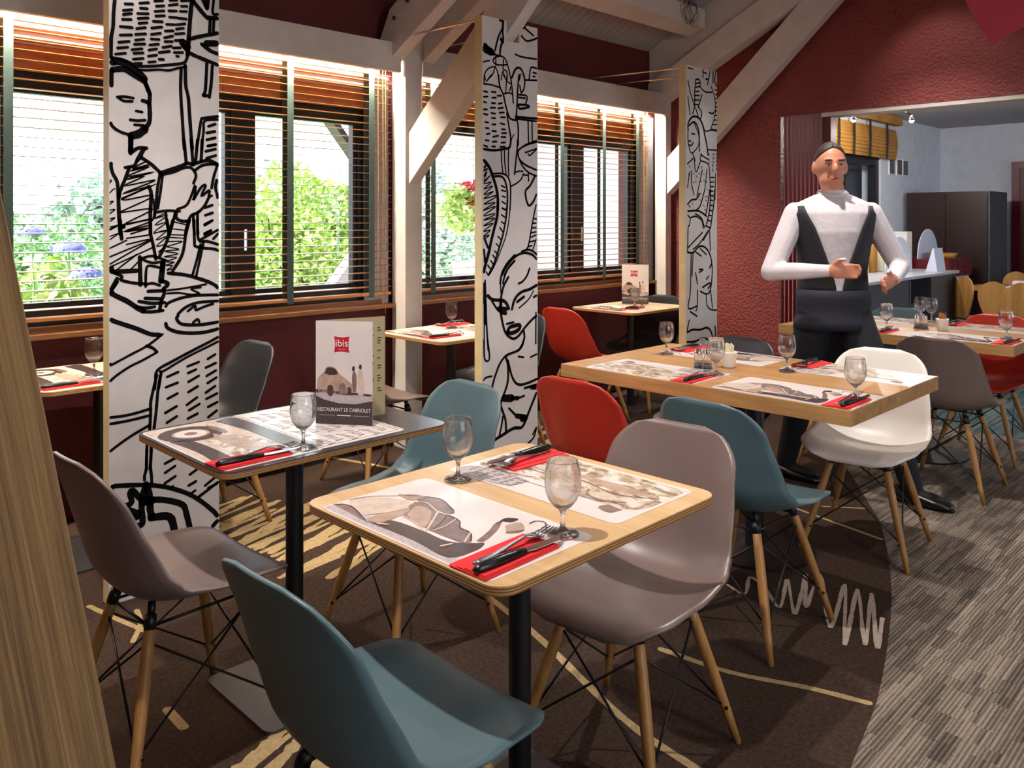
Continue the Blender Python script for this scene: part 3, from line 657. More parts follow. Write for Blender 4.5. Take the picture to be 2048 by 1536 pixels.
# ------------------------------------------------------------------ printed panels
ART = {'1': '11:19,2173 15,2124 13,2073 3,2017 3,1965|9:55,2166 81,2170|9:49,2141 79,2149|9:49,2126 77,2135|9:46,2108 76,2113|9:38,2081 80,2084|9:38,2050 78,2057|9:33,2023 69,2032|9:29,2002 64,2010|9:22,1979 56,1987|9:107,2178 138,2186|9:109,2160 134,2163|9:99,2139 137,2145|9:101,2121 137,2129|9:104,2104 133,2111|9:96,2083 127,2092|9:92,2061 128,2069|9:92,2040 121,2048|9:88,2024 125,2031|9:79,2003 115,2012|9:86,1991 119,1997|9:84,1969 119,1977|9:89,1954 113,1958|9:161,2196 190,2204|9:167,2178 195,2185|9:162,2158 195,2166|9:165,2141 197,2148|9:156,2120 189,2124|9:150,2094 187,2104|9:149,2070 182,2080|9:148,2053 177,2056|9:143,2030 175,2038|9:140,2011 168,2019|9:138,1988 168,1996|9:139,1966 163,1971|9:217,2210 244,2215|9:214,2190 246,2200|9:213,2169 242,2174|9:216,2146 245,2149|9:205,2117 235,2121|9:200,2091 230,2097|9:197,2065 228,2077|9:199,2051 227,2056|9:191,2028 223,2038|9:177,2007 216,2017|9:177,1982 194,1983|9:261,2216 292,2223|9:261,2195 283,2199|9:257,2175 281,2179|9:251,2148 280,2150|9:243,2122 275,2131|9:242,2105 269,2113|9:238,2086 272,2094|9:237,2061 266,2067|9:230,2032 257,2037|9:234,2015 266,2020|9:243,2003 250,2003|14:302,2227 295,2155 290,2084 285,2013|10:285,2013 280,1994 266,1979 201,1963 148,1952 98,1945|8:100,1933 133,1935 178,1943 214,1945 247,1958 278,1967|29:268,2057 282,2045|13:292,2075 331,2091 405,2116|13:266,2052 292,2023 355,2004 404,1992|13:341,2063 375,2043 404,2035|22:360,2069 405,2075|15:307,2223 356,2174 370,2171 405,2174|15:346,2235 361,2207|15:365,2239 361,2207|10:389,2244 385,2191 405,2190|11:375,2164 372,2114|11:390,2167 387,2119|22:3,1948 36,1953 67,1942 104,1922 124,1902|10:10,1964 42,1963 74,1954 91,1943|18:3,1919 35,1927 57,1927 91,1909 111,1900 122,1893|14:122,1900 135,1869 143,1849|13:3,1917 3,1865|13:122,1900 135,1865 143,1846 141,1812|14:141,1812 143,1778 141,1744 125,1717|25:125,1717 103,1698 77,1689|10:77,1691 45,1698 19,1711 3,1729|16:75,1689 74,1641|9:28,1825 52,1829 84,1827|9:35,1821 52,1813 80,1815|13:117,1821 134,1818|9:94,1781 115,1779|10:73,1747 99,1746 126,1750|9:88,1730 122,1730|11:260,1956 258,1893 260,1835 264,1777 272,1653|12:276,1972 278,1895 288,1850 293,1780 303,1655|11:361,1991 358,1929 354,1880 346,1865 364,1866|11:383,1984 379,1919 371,1861|10:407,1789 348,1777 339,1770 331,1724 321,1656|9:407,1777 353,1767 348,1725 339,1657|10:368,1747 395,1758|10:361,1721 394,1729|10:361,1694 395,1704|10:365,1670 397,1678|16:75,1673 74,1629|12:74,1625 83,1634 103,1646 131,1647|14:120,1643 109,1620 98,1601|10:98,1601 85,1580 55,1572|12:113,1611 149,1588 180,1560|11:70,1573 54,1528 39,1490 33,1461|11:3,1585 12,1550 27,1520 31,1476|12:31,1476 33,1417 36,1361 38,1331|14:39,1357 49,1358|5:129,1598 80,1569 142,1587 70,1559 142,1580 61,1539 160,1561 57,1529 124,1544 52,1506 157,1530 142,1519 46,1477 146,1508 41,1459 168,1517 41,1454 146,1474 141,1461 45,1414 54,1411 143,1424 141,1413 49,1364 145,1386 141,1374 49,1339 138,1352 75,1331|4:3,1524 8,1524 3,1515|4:3,1480 14,1492 20,1494|4:3,1438 14,1449 3,1447|4:3,1405 20,1420 3,1417|4:3,1377 20,1390 3,1386|4:3,1346 28,1361 3,1357|12:139,1506 148,1479 145,1406 145,1330|12:180,1557 256,1586 285,1599 306,1595 318,1601 367,1614 402,1602 405,1598|10:187,1551 233,1564 268,1580 296,1583 311,1570 318,1551 308,1523|10:313,1572 340,1592 372,1600 404,1600|10:404,1598 389,1551 380,1506|10:180,1553 171,1498 163,1418 159,1390|9:190,1549 182,1487 172,1425|5:157,1461 159,1395|9:166,1411 209,1417 255,1415|9:246,1423 279,1437 296,1466 315,1516 313,1478 308,1459 337,1507 357,1517 339,1474 371,1498 369,1474 381,1477|10:369,1470 351,1436 324,1410 298,1398 283,1360 276,1329|11:241,1411 243,1388 267,1377 290,1379|9:236,1407 229,1372 218,1338|9:202,1409 206,1372 213,1329|10:365,1670 397,1678|10:357,1649 396,1660|10:360,1622 397,1635|10:354,1430 383,1440|10:355,1400 384,1410|10:352,1364 383,1380|10:352,1329 378,1341|11:401,1538 396,1509 407,1470|11:271,1687 280,1599|11:299,1689 306,1595|11:324,1691 316,1603|11:343,1692 338,1609|10:307,1400 309,1360 312,1328|10:324,1412 324,1360 326,1328|4:202,1409 163,1388 209,1400 161,1363 204,1372 158,1336 206,1342|4:236,1374 283,1363|4:229,1349 278,1342|12:37,1382 39,1349 43,1313|14:39,1362 49,1357|5:3,1349 30,1364|4:3,1323 32,1333 3,1312|5:136,1382 51,1366|5:141,1352 51,1340 136,1361|5:143,1327 60,1315|5:3,1281 60,1308|5:3,1250 145,1309 60,1293|5:3,1224 149,1307|5:3,1213 154,1280|5:27,1203 96,1256|5:76,1203 100,1227|11:145,1382 147,1325 156,1286 165,1236|11:206,1382 213,1331 199,1285 180,1249|11:229,1382 215,1327|4:158,1332 206,1343 165,1307 206,1320 167,1284 203,1290 174,1261 194,1274|11:293,1382 278,1328 271,1277 259,1238 228,1190|4:220,1327 274,1324|4:217,1317 269,1312|4:210,1301 266,1300 208,1283|4:206,1281 254,1270 196,1265 250,1254 194,1244 245,1240 203,1226 235,1222 201,1212 228,1209 205,1193 224,1197|10:310,1382 312,1299 316,1281 350,1273 387,1269 408,1262|10:324,1382 328,1306 363,1299 408,1286|9:336,1306 408,1343|9:353,1362 380,1378|9:352,1325 378,1341|9:387,1308 408,1327|9:336,1287 318,1217 304,1170|9:348,1296 333,1228 318,1163|12:212,1182 277,1172 325,1157 374,1138 408,1117|14:107,1245 109,1144|9:118,1242 153,1248 203,1230|9:113,1238 151,1223 189,1226|18:192,1224 184,1153|9:128,1136 129,1188 138,1212 185,1203|14:192,1221 187,1192|14:3,1211 6,1197 96,1196|10:6,1197 44,1178 40,1165 87,1151 126,1147|9:126,1143 153,1147 180,1137|13:184,1155 210,1143 196,1125|12:193,1125 196,1107 186,1080 179,1044|11:137,1118 198,1117|11:126,1093 184,1087|11:104,1083 150,1073 198,1072|10:95,1064 128,1057 161,1059|16:3,1121 31,1104 63,1086 99,1059 121,1046|11:121,1044 150,1041 191,1043|13:27,1170 3,1134|9:29,1159 3,1123|7:207,1117 277,1122 359,1132|7:207,1106 253,1105 294,1096 332,1098 298,1117 337,1121|10:202,1058 214,1071 265,1086 325,1091 408,1088|10:248,1025 277,1048 325,1063 408,1064|9:286,1033 315,1052 317,1035 349,1045 386,1054|11:248,1018 243,1007 260,987 300,979 348,977 408,981|12:202,993 209,976 241,959 288,949 348,946 408,954|9:307,988 324,999 331,988|14:3,1024 51,1003 95,984 145,959 179,953|8:190,954 134,917 72,890 8,862 3,866|10:131,917 154,906 169,890|8:167,888 116,865 72,848 29,824 3,805|10:408,921 299,878 229,849 171,822 164,784 160,753|8:408,904 299,864 240,838 194,816 180,816|10:185,813 180,782 175,751|9:365,841 395,855|9:357,808 397,821|9:360,775 398,792|9:364,747 400,764|9:285,822 329,833|9:287,796 318,806|9:288,762 329,780|9:207,792 249,805|9:203,754 247,765|10:169,804 155,749 146,705 146,671 143,608|10:182,802 173,747 166,668 159,610|9:3,674 50,672 93,675 141,682|9:3,651 71,652 141,658|9:3,554 71,592 141,622|9:209,710 246,724|9:200,658 243,676|9:206,620 244,638|9:288,723 325,740|9:282,675 322,698|9:291,653 332,671|9:286,622 324,635|9:357,711 395,731|9:359,686 403,701|9:366,654 404,667|9:367,614 401,634|9:204,581 243,597|9:286,583 324,597|9:204,542 243,560|9:286,543 324,557|9:368,573 403,586|10:143,608 134,560 131,493 131,462|10:159,610 149,550 147,501 144,459|10:132,532 130,465 124,439 124,423|10:149,529 145,473 149,433 150,404|9:199,468 238,481|9:199,433 237,451|9:198,394 238,412|9:294,406 323,421|9:289,365 318,375|9:354,350 399,376|9:367,338 402,347|8:224,375 229,376|9:301,334 315,340|10:330,313 408,351|14:4,400 10,424 59,418 124,405 180,388 237,363 296,328 344,288 408,221|18:35,346 69,346 78,357 72,388 82,394 102,367 115,355|20:129,406 117,366 113,311 117,280 112,261 73,261|22:131,401 142,360 144,314 150,279|19:153,344 203,330 265,298 281,257 295,197|24:148,279 216,264 236,203|23:37,339 102,300 58,291|28:117,348 148,340|15:386,185 408,199', '2': '36:23,2267 65,2259|22:20,2287 82,2254|10:126,2439 146,2437 146,2396 116,2343 92,2270|11:153,2438 149,2372 152,2336 135,2298 128,2253|17:136,2336 149,2324|6:153,2348 197,2368 256,2377|8:263,2427 262,2344|10:288,2421 316,2424 384,2395|10:291,2378 326,2358 366,2365 413,2385|8:323,2437 305,2422|9:244,2272 293,2265 409,2268|7:9,2199 52,2212|8:88,2248 142,2246 169,2235 189,2197 209,2138|8:88,2231 78,2213 98,2199 141,2200 182,2208|8:128,2246 98,2237 88,2229|7:98,2237 98,2187|7:155,2233 151,2180|7:22,2107 19,2139 42,2168 84,2184 107,2167 120,2119|7:91,2181 77,2146 38,2109|7:137,2121 148,2165 168,2177 182,2159 181,2126|7:151,2167 171,2131|11:219,2145 237,2181 258,2201 289,2198 310,2163 317,2143|9:282,2170 275,2138|9:350,2147 365,2215 410,2218|9:382,2192 408,2190|9:382,2170 397,2171|7:15,2132 13,2087|7:64,2138 31,2101|8:12,2086 70,2087 130,2079|10:117,2145 127,2086 153,2046 167,2001 183,1959 207,1923 248,1919|7:154,2150 181,2121 208,2110|7:181,2153 170,2055|9:209,2144 219,2085 228,2010|8:160,2051 194,2059 222,2056|7:208,2093 201,2070|10:271,2164 260,2065 256,1991 252,1937 266,1881 265,1786|9:310,2169 317,2138 310,2095 288,2068|9:278,2109 285,2077|9:321,2143 411,2152|9:267,2058 334,2056 323,2012|9:267,2043 320,2044|11:267,2004 327,2008 352,2000 281,1983 267,1997|12:245,1936 411,1941|9:249,1926 411,1926|9:342,1932 347,1801|9:373,1937 376,1813|9:321,1790 410,1820|10:180,1952 193,1888 210,1816 206,1783|6:234,1842 209,1806|9:12,2048 37,2047|9:11,2019 39,2023|9:11,1993 30,1991|9:11,1954 35,1956|9:11,1931 38,1929|9:22,1890 44,1888|9:26,1859 47,1859|9:32,1827 54,1832|9:24,1796 48,1795|9:68,2051 98,2052|9:72,2020 100,2024|9:68,1993 93,1994|9:60,1967 94,1970|9:66,1940 94,1939|9:69,1915 94,1916|9:72,1881 97,1883|9:72,1847 100,1848|9:78,1817 115,1825|9:75,1791 103,1794|9:110,2035 138,2038|9:118,1993 143,2000|9:116,1969 151,1976|9:124,1947 159,1952|9:134,1924 166,1926|9:132,1892 162,1889|9:142,1862 167,1862|9:142,1841 176,1844|9:138,1821 170,1822|9:138,1790 168,1794|12:209,1810 206,1785 195,1767 151,1757 84,1747 12,1749|9:13,1768 38,1763|9:71,1766 94,1767|9:129,1768 165,1771|8:138,1749 140,1697 150,1632|8:161,1751 164,1686 174,1628|8:194,1767 190,1687 194,1619|10:262,1813 254,1739 237,1628|8:239,1636 271,1646 302,1646|8:306,1633 288,1603 253,1580 214,1564|8:309,1627 342,1627|8:345,1643 347,1595|10:410,1813 343,1796 289,1773 265,1750 275,1711 324,1681 409,1658|9:275,1708 306,1668 352,1640 409,1625|8:321,1749 410,1776|8:343,1744 357,1735 410,1773|12:396,1622 359,1571 323,1540 330,1491 351,1461 387,1487 408,1522|9:77,1624 137,1628 177,1619 197,1598 207,1566 207,1493 203,1436|11:80,1610 130,1613 157,1601 173,1573 183,1529 183,1469 179,1436|17:15,1690 51,1656 76,1610 99,1558 112,1504 112,1435|8:139,1564 166,1555|8:139,1540 170,1534|8:146,1508 169,1504|8:144,1480 169,1468|8:145,1446 169,1436|6:12,1655 31,1670 11,1636 38,1651 11,1607 34,1632 13,1584 57,1614 11,1570 66,1581 11,1542 76,1560 10,1513 82,1532 10,1492 92,1510 89,1498 10,1464 95,1475 49,1453 10,1434|17:112,1461 108,1402 88,1342 64,1271 47,1212 20,1142 14,1116|11:181,1462 175,1402 154,1317 127,1246 89,1163 46,1097|7:205,1463 196,1390 175,1305 140,1233 93,1151 56,1102|8:145,1444 169,1438|8:140,1410 165,1397|8:140,1373 161,1363|8:128,1342 148,1322|8:114,1296 137,1279|8:102,1258 123,1241|8:90,1220 113,1203|8:76,1199 93,1182|8:61,1171 83,1149|8:40,1148 59,1128|8:30,1113 43,1097|6:10,1432 98,1454 10,1404 85,1416 81,1406 9,1382 95,1392 9,1352 81,1366 9,1324 61,1330 9,1298 51,1304 22,1286|12:15,1290 41,1240|12:13,1229 21,1165|9:406,1465 387,1403 364,1315 346,1246 331,1224|8:390,1390 409,1388|8:379,1365 406,1365|8:375,1340 406,1340|8:368,1313 406,1317|8:364,1288 406,1300|8:353,1263 404,1270|8:345,1238 374,1243|8:406,1275 382,1223|11:292,1212 338,1221 374,1215 409,1194|12:408,1169 374,1193 320,1204 267,1196 215,1168 173,1131 142,1092|10:239,1165 197,1135 159,1091|10:355,1119 337,1083|12:244,1193 228,1187 171,1141 141,1096 130,1049|11:239,1164 187,1123 161,1080 150,1048|13:191,1079 160,1040 145,1005 134,963 129,927|8:133,1046 135,999|11:355,1119 333,1079 301,1051 269,1040|15:409,1023 354,1004 301,996 258,976 232,945 218,906|14:311,967 258,943|8:387,994 343,948 273,909|12:387,960 409,966|16:40,990 75,967 145,958 175,942 195,911|11:70,960 109,914 139,894|22:119,917 175,909|15:134,894 174,887|13:137,944 136,890 149,835 169,786 204,757 235,747 272,761 320,801 375,838 408,854|11:179,831 231,835|19:184,788 205,812 278,816 267,791 215,778 184,788|13:309,780 314,746 298,711 271,682|10:21,1069 26,970 30,863 43,707|10:14,1056 13,953|18:21,960 20,847|7:15,843 14,711|10:405,873 404,703|12:309,732 298,704 266,681 193,668 162,657 127,625 101,581 76,524 56,438 40,352 34,229|13:173,655 188,606 187,527 166,475 135,415 155,357 170,319 174,260|12:188,635 213,559 244,511 286,493 350,496 413,507|11:150,344 139,295 124,247|15:29,217 139,245 231,268 289,261 321,289 349,336 407,428|34:156,440 217,431|19:217,431 264,424|10:264,424 314,429|11:196,380 242,339|23:253,330 327,310|30:295,308 321,304|12:315,470 413,476|23:371,467 404,463|9:266,648 308,639|9:362,633 411,644|9:10,555 27,566 69,568|9:32,507 54,513|9:27,478 48,475|9:21,447 51,448|9:16,409 46,409|9:11,353 35,352|9:11,307 20,309|9:10,274 18,274|9:10,240 17,242|10:13,762 18,663 52,662 39,760|10:408,240 380,207|10:408,232 386,188 326,159', '3': '9:23,2420 85,2419|10:213,2432 212,2378|10:212,2416 259,2410|10:247,2370 283,2374|10:307,2435 271,2334|11:344,2440 343,2356|11:380,2438 367,2372 395,2336|9:23,2336 50,2259 94,2182|9:21,2225 48,2103|10:119,2351 154,2358 171,2348|10:119,2348 107,2265 106,2171 82,2112|9:113,2322 176,2336|9:113,2297 176,2311|9:107,2268 164,2275|9:101,2239 164,2246|9:95,2207 164,2215|9:94,2176 152,2182|9:177,2342 182,2305 246,2280 330,2287|9:318,2327 366,2248 371,2132 315,2024|10:199,2256 151,2163|10:152,2169 198,2129 180,2083|10:117,2159 151,2100|8:367,2307 395,2310|8:372,2275 395,2278|8:372,2249 395,2246|8:372,2217 395,2220|8:371,2191 395,2187|8:365,2158 395,2161|8:358,2125 395,2128|8:352,2092 395,2096|8:340,2059 394,2063|8:327,2025 394,2024|11:292,2141 334,2136 353,2147|13:25,1995 25,2039 59,2079 105,2096 162,2088 203,2054 231,1992 266,1899 277,1842|12:36,2027 93,2057 139,2036 161,1987 166,1924|9:104,2045 161,1968 171,1862|8:24,1989 24,1927 46,1860 79,1844 149,1892 166,1937|10:69,1974 109,1974|10:35,1922 58,1923|10:40,1897 63,1892 91,1916|9:208,2054 243,2006 315,2018 394,2018|9:278,1878 392,1881|9:79,1844 113,1795|9:102,1795 124,1714 182,1793|9:183,1837 277,1810|9:195,1844 182,1799 276,1778 300,1709 310,1525|9:17,1766 90,1807|9:67,1718 66,1637 99,1557|9:44,1711 18,1605|9:205,1730 157,1608 133,1545|9:264,1739 239,1611 203,1524|6:39,1754 44,1742|6:27,1698 33,1689|6:89,1700 101,1698|6:129,1689 135,1677|6:158,1709 170,1704|6:117,1651 125,1642|6:89,1644 98,1638|6:175,1650 192,1651|6:216,1705 228,1700|6:222,1661 230,1652|6:263,1605 268,1592|6:145,1577 151,1561|6:180,1571 187,1559|6:238,1553 244,1541|6:194,1755 198,1743|6:251,1656 263,1647|9:289,1849 291,1837|9:289,1817 291,1805|9:289,1792 291,1779|9:349,1853 352,1843|9:343,1827 349,1817|9:343,1798 349,1788|9:336,1775 342,1762|9:336,1742 342,1730|9:392,1855 393,1849|9:391,1829 393,1823|9:390,1803 393,1797|9:390,1777 392,1771|9:390,1751 392,1742|9:378,1712 370,1526|9:311,1684 360,1685|9:311,1651 353,1653|9:311,1619 353,1620|9:310,1587 347,1588|9:310,1555 346,1556|11:19,1491 67,1520 130,1528 169,1564|12:22,1443 116,1448 180,1441 258,1410|11:234,1593 181,1487 129,1451|12:300,1595 272,1488 245,1417|12:367,1597 352,1489 310,1325|12:313,1595 298,1453 258,1353|9:313,1556 346,1553|9:309,1524 342,1521|9:301,1488 339,1485|9:294,1453 332,1449|9:287,1417 325,1414|9:278,1382 318,1374|10:22,1416 53,1399 116,1409 193,1382 218,1325|10:116,1427 193,1396 231,1332|10:244,1343 310,1328|10:53,1395 40,1347 25,1327 19,1162|10:205,1297 26,1196|10:284,1311 178,1227 88,1181|10:297,1318 309,1168|9:217,1241 284,1304|12:25,1162 88,1160 165,1200 243,1191 308,1132 334,1039 319,918 292,870|10:178,1185 255,1141|10:120,1162 190,1133|10:63,1147 54,899 28,783 135,789|10:88,1160 74,1001|10:163,1042 215,1037 163,1021|15:301,1047 321,1071|10:254,968 287,988|12:207,914 293,938 313,926 279,903|10:181,888 252,865 292,870|10:118,1020 143,942|10:143,900 141,789 122,755|10:252,865 265,787 317,751 392,742|10:312,883 338,760|11:52,757 134,720|11:39,700 14,634|13:14,620 82,631 172,622 263,628 316,598 349,537 376,563 370,629|12:13,555 107,548 197,560 262,550 302,521|6:29,1485 41,1481|6:79,1499 85,1489|6:41,1475 54,1471|6:168,1529 175,1518|6:156,1570 169,1557|6:220,1487 228,1477|7:260,1551 270,1541|6:233,1459 246,1452|6:246,1523 257,1516'}
PX0 = {'1': 1.071, '2': 2.898, '3': 4.792}; PX1 = {'1': 1.482, '2': 3.317, '3': 5.19}
def art_panel(k, label, notch=None):
    x0, x1 = PX0[k], PX1[k]; Wd = x1-x0; H = 2.44; T = .055
    root = thing('art_panel', label, 'panel', (x0, 3.10, 0), 0, 'tall panels with line drawings')
    pts = [(0,0),(Wd,0),(Wd,H)]
    if notch:
        a, b, z = notch; pts += [(b-x0,H),(b-x0,z),(a-x0,z),(a-x0,H)]
    pts += [(0,H)]
    MB().prism(pts, 'y', .0, .014).obj('face_board', 'white_board', root)
    MB().prism(pts, 'y', .0145, T).obj('core_board', 'panel_edge', root)
    MB().box(-.0012, -.0001, .0, T, 0, H).obj('edge_strip', 'panel_edge', root)
    mb = MB()
    for s in ART[k].split('|'):
        w, rest = s.split(':'); w = int(w)/1000.0*1.18
        pp = [tuple(int(c)/1000.0 for c in q.split(',')) for q in rest.split(' ')]
        if notch: pp = [p for p in pp if not (notch[0]-x0-.01 < p[0] < notch[1]-x0+.01 and p[1] > notch[2]-.03)]
        if len(pp) < 2: continue
        pp = [(p[0], min(p[1], H-.004)) for p in pp]
        q = smooth_pts(pp, 4)
        q = [Vector((min(max(p.x, w*.5), Wd-w*.5), min(p.y, H-w*.5))) for p in q]
        stroke(mb, q, w, lambda a, b: (a, -.0008, b), .06)
    mb.obj('line_drawing', 'ink', root)
    # tie rods to the wall
    for (dx, z) in ((.02,2.425),(.37,2.425)):
        MB().tube([(dx, .056, z), (dx+.10, YW-3.10-.003, z+.055)], .006, 6).obj('tie_rod', 'steel', root)
    return root
art_panel('1', 'tall white panel drawn with a man reading a book')
art_panel('2', 'tall white panel drawn with a bald woman looking down', (3.078, 3.172, 2.335))
art_panel('3', 'tall white panel drawn with two long haired women')

# ------------------------------------------------------------------ leaning oak timber in the foreground
def vadd(a, d): return tuple(x+y for x, y in zip(a, d))
dv = Vector((cos(YAW), sin(YAW), 0)); rv = Vector((sin(YAW), -cos(YAW), 0)); uz = Vector((0,0,1))
fdir = (dv*1.0 + rv*(-.66)).normalized(); sdir = Vector((fdir.y, -fdir.x, 0))          # face turned towards the room
e0 = dv*1.0 + rv*(-.3385); e1 = dv*1.0 + rv*(-.3385-.2*2.9)                              # right edge line, floor to roof
mb = MB(); Wt, Dt = .30, .16
vs = []
for e, z in ((e0,0.0),(e1,2.9)):
    for a, b in ((0,0),(0,1),(1,1),(1,0)):
        vs.append(Vector((e.x,e.y,z)) - sdir*Wt*a + fdir*Dt*b)
zl = (e1 + uz*2.9 - e0).normalized(); yl = (fdir - zl*fdir.dot(zl)).normalized(); xl = yl.cross(zl)
MT = Matrix(((xl.x,yl.x,zl.x,e0.x),(xl.y,yl.y,zl.y,e0.y),(xl.z,yl.z,zl.z,0),(0,0,0,1)))
mb.add([MT.inverted() @ v for v in vs], [(3,2,1,0),(4,5,6,7),(0,1,5,4),(1,2,6,5),(2,3,7,6),(3,0,4,7)])
o = mb.obj('leaning_timber', 'timber', None, bevel=.006); o.matrix_world = MT
tag(o, 'rough oak timber leaning in the left foreground', 'beam')

# ------------------------------------------------------------------ chairs
prof = [(.238,.398),(.232,.420),(.205,.437),(.16,.440),(.10,.432),(.03,.422),(-.05,.417),(-.11,.424),(-.155,.447),(-.185,.485),(-.203,.53),(-.220,.59),(-.238,.655),(-.254,.712),(-.268,.766),(-.278,.802)]
hwk = [(0,.212),(.12,.226),(.3,.234),(.45,.234),(.55,.228),(.7,.215),(.85,.197),(1,.180)]
cup = [(0,.006),(.10,.014),(.25,.036),(.42,.062),(.52,.078),(.65,.068),(.8,.046),(1,.018)]
def lerpk(tab, t):
    for (a, x), (b, y) in zip(tab, tab[1:]):
        if t <= b: 
            k = (t-a)/(b-a); k = k*k*(3-2*k)*.5+k*.5; return x+(y-x)*k
    return tab[-1][1]
def shell_mesh(mat):
    P = smooth_pts(prof, 4); S = [0]
    for a, b in zip(P, P[1:]): S.append(S[-1]+(b-a).length)
    Lt = S[-1]; nr = 34; rows = []
    for i in range(nr+1):
        t = i/nr; t = t + .035*sin(2*pi*t)*-1          # denser towards both ends
        rows.append(max(0, min(1, t))*Lt)
    def at(s):
        for k in range(len(S)-1):
            if s <= S[k+1]+1e-9:
                f = (s-S[k])/(S[k+1]-S[k]); return P[k].lerp(P[k+1], f), (P[k+1]-P[k]).normalized()
        return P[-1], (P[-1]-P[-2]).normalized()
    nw = 20; vs = []; rf, rt = .125, .105
    for s in rows:
        p, tg = at(s); t = s/Lt; h = lerpk(hwk, t); e = 0
        for d, r in ((s, rf), (Lt-s, rt)):
            if d < r: e = max(e, r - sqrt(max(0, r*r-(r-d)**2)))
        h -= e
        nrm = Vector((tg.y, -tg.x))                     # towards the sitter
        if nrm.y < 0 and t < .4: nrm = -nrm
        c = lerpk(cup, t)
        for j in range(nw+1):
            w = -1+2*j/nw; rel = abs(w)*h/lerpk(hwk, t)
            off = c*rel**2.4
            vs.append((p.x+nrm.x*off, w*h, p.y+nrm.y*off))
    fs = [(i*(nw+1)+j, i*(nw+1)+j+1, (i+1)*(nw+1)+j+1, (i+1)*(nw+1)+j) for i in range(nr) for j in range(nw)]
    return me('shell', vs, fs, mat, True)
leg_tops = {}
def leg_mesh(sx, sy):
    top = Vector((.118*sx, .103*sy, .394)); foot = Vector((.212*sx, .208*sy, 0))
    pts = [foot.lerp(top, k/5) for k in range(6)]
    return MB().tube(pts, [.0095,.0125,.0148,.0155,.0150,.0130], 10).mesh('leg', 'leg_wood', True), top, foot
LEGS = {}
for sx in (1,-1):
    for sy in (1,-1): LEGS[sx,sy] = leg_mesh(sx, sy)
def legpt(k, z):
    _, top, foot = LEGS[k]; return foot.lerp(top, z/top.z)
BOLT = {}
for k in LEGS:
    m = MB()
    for z in (.10,):
        c = legpt(k, z); rr = .0150
        s2 = Vector((-k[0],k[1],0)).normalized(); m.tube([c-s2*(rr+.001), c+s2*(rr+.001)], .005, 8)
    BOLT[k] = m.mesh('bolt', 'black_metal')
order = [(1,1),(1,-1),(-1,-1),(-1,1)]; RODS = []
for a, b in zip(order, order[1:]+order[:1]):
    m = MB()
    m.tube([legpt(a,.10), legpt(b,.335)], .0034, 6); m.tube([legpt(b,.10), legpt(a,.335)], .0034, 6)
    RODS.append(m.mesh('wire_brace', 'black_metal', True))
mm = MB()
for a, b in zip(order, order[1:]+order[:1]): mm.tube([legpt(a,.368), legpt(b,.368)], .0040, 6)

for k in LEGS:
    m0, top, foot = LEGS[k]; mm.tube([legpt(k,.362), legpt(k,.396)], .0152, 8); mm.tube([top+Vector((0,0,-.006)), Vector((top.x*.97, top.y*.97, .421 if k[0] > 0 else .425))], .010, 8)
MOUNT = mm.mesh('seat_mount', 'black_metal', True)
SHELL = {c: shell_mesh('shell_'+c) for c in ('taupe','teal','red','white','black')}
def chair(col, x, y, rz, label):
    root = thing('shell_chair', label, 'chair', (x,y,0), rz, 'moulded shell chairs with wooden legs')
    s = ob('shell', SHELL[col], root)
    md = s.modifiers.new('thick', 'SOLIDIFY'); md.thickness = .0075; md.offset = -1
    s['label'] = {'taupe':'taupe','teal':'grey teal','red':'red','white':'white','black':'black'}[col] + ' moulded plastic shell'
    for k in LEGS:
        l = ob('leg', LEGS[k][0], root); ob('bolt', BOLT[k], l)
    for r in RODS: ob('wire_brace', r, root)
    ob('seat_mount', MOUNT, root)
    return root
F, B = 0.0, pi            # facing +X / facing -X
chair('taupe', .935, 2.20, F+.05, 'taupe shell chair beside the leaning timber at the dark table')
chair('teal', .938, 1.25, F+.03, 'grey teal shell chair in the near foreground, cut by the frame')
chair('taupe', 1.735, 1.30, B+.08, 'taupe shell chair at the right side of the small oak table')
chair('teal', 1.72, 2.19, B-.03, 'grey teal shell chair between the dark table and the small oak table')
chair('black', 1.67, 3.64, B+.05, 'black shell chair seen beside the man reading panel')
chair('taupe', 2.60, 3.60, F, 'taupe shell chair at the window behind the tall menu')
chair('black', 3.47, 3.58, B, 'black shell chair half hidden behind the middle panel')
chair('red', 4.36, 3.62, F-.05, 'red shell chair at the far window table')
chair('black', 5.08, 3.66, B, 'black shell chair between the far window table and the last panel')
chair('red', 2.56, 1.99, F+.03, 'red shell chair at the near left corner of the thick oak table')
chair('teal', 2.585, 1.43, F-.02, 'dark teal shell chair at the middle of the nearer thick table')
chair('black', 3.42, 2.06, B, 'black shell chair behind the nearer thick table near the red wall')
chair('white', 3.545, 1.40, B+.13, 'white shell chair at the right end of the nearer thick table')
chair('black', 4.62, 1.92, F, 'black shell chair behind the waiter at the farther thick table')
chair('taupe', 4.64, 1.40, F+.02, 'dark taupe shell chair behind the white chair')
chair('red', 5.44, 1.45, B, 'red shell chair at the right edge of the picture')
chair('teal', 5.42, 2.03, B, 'grey teal shell chair at the back of the farther thick table')

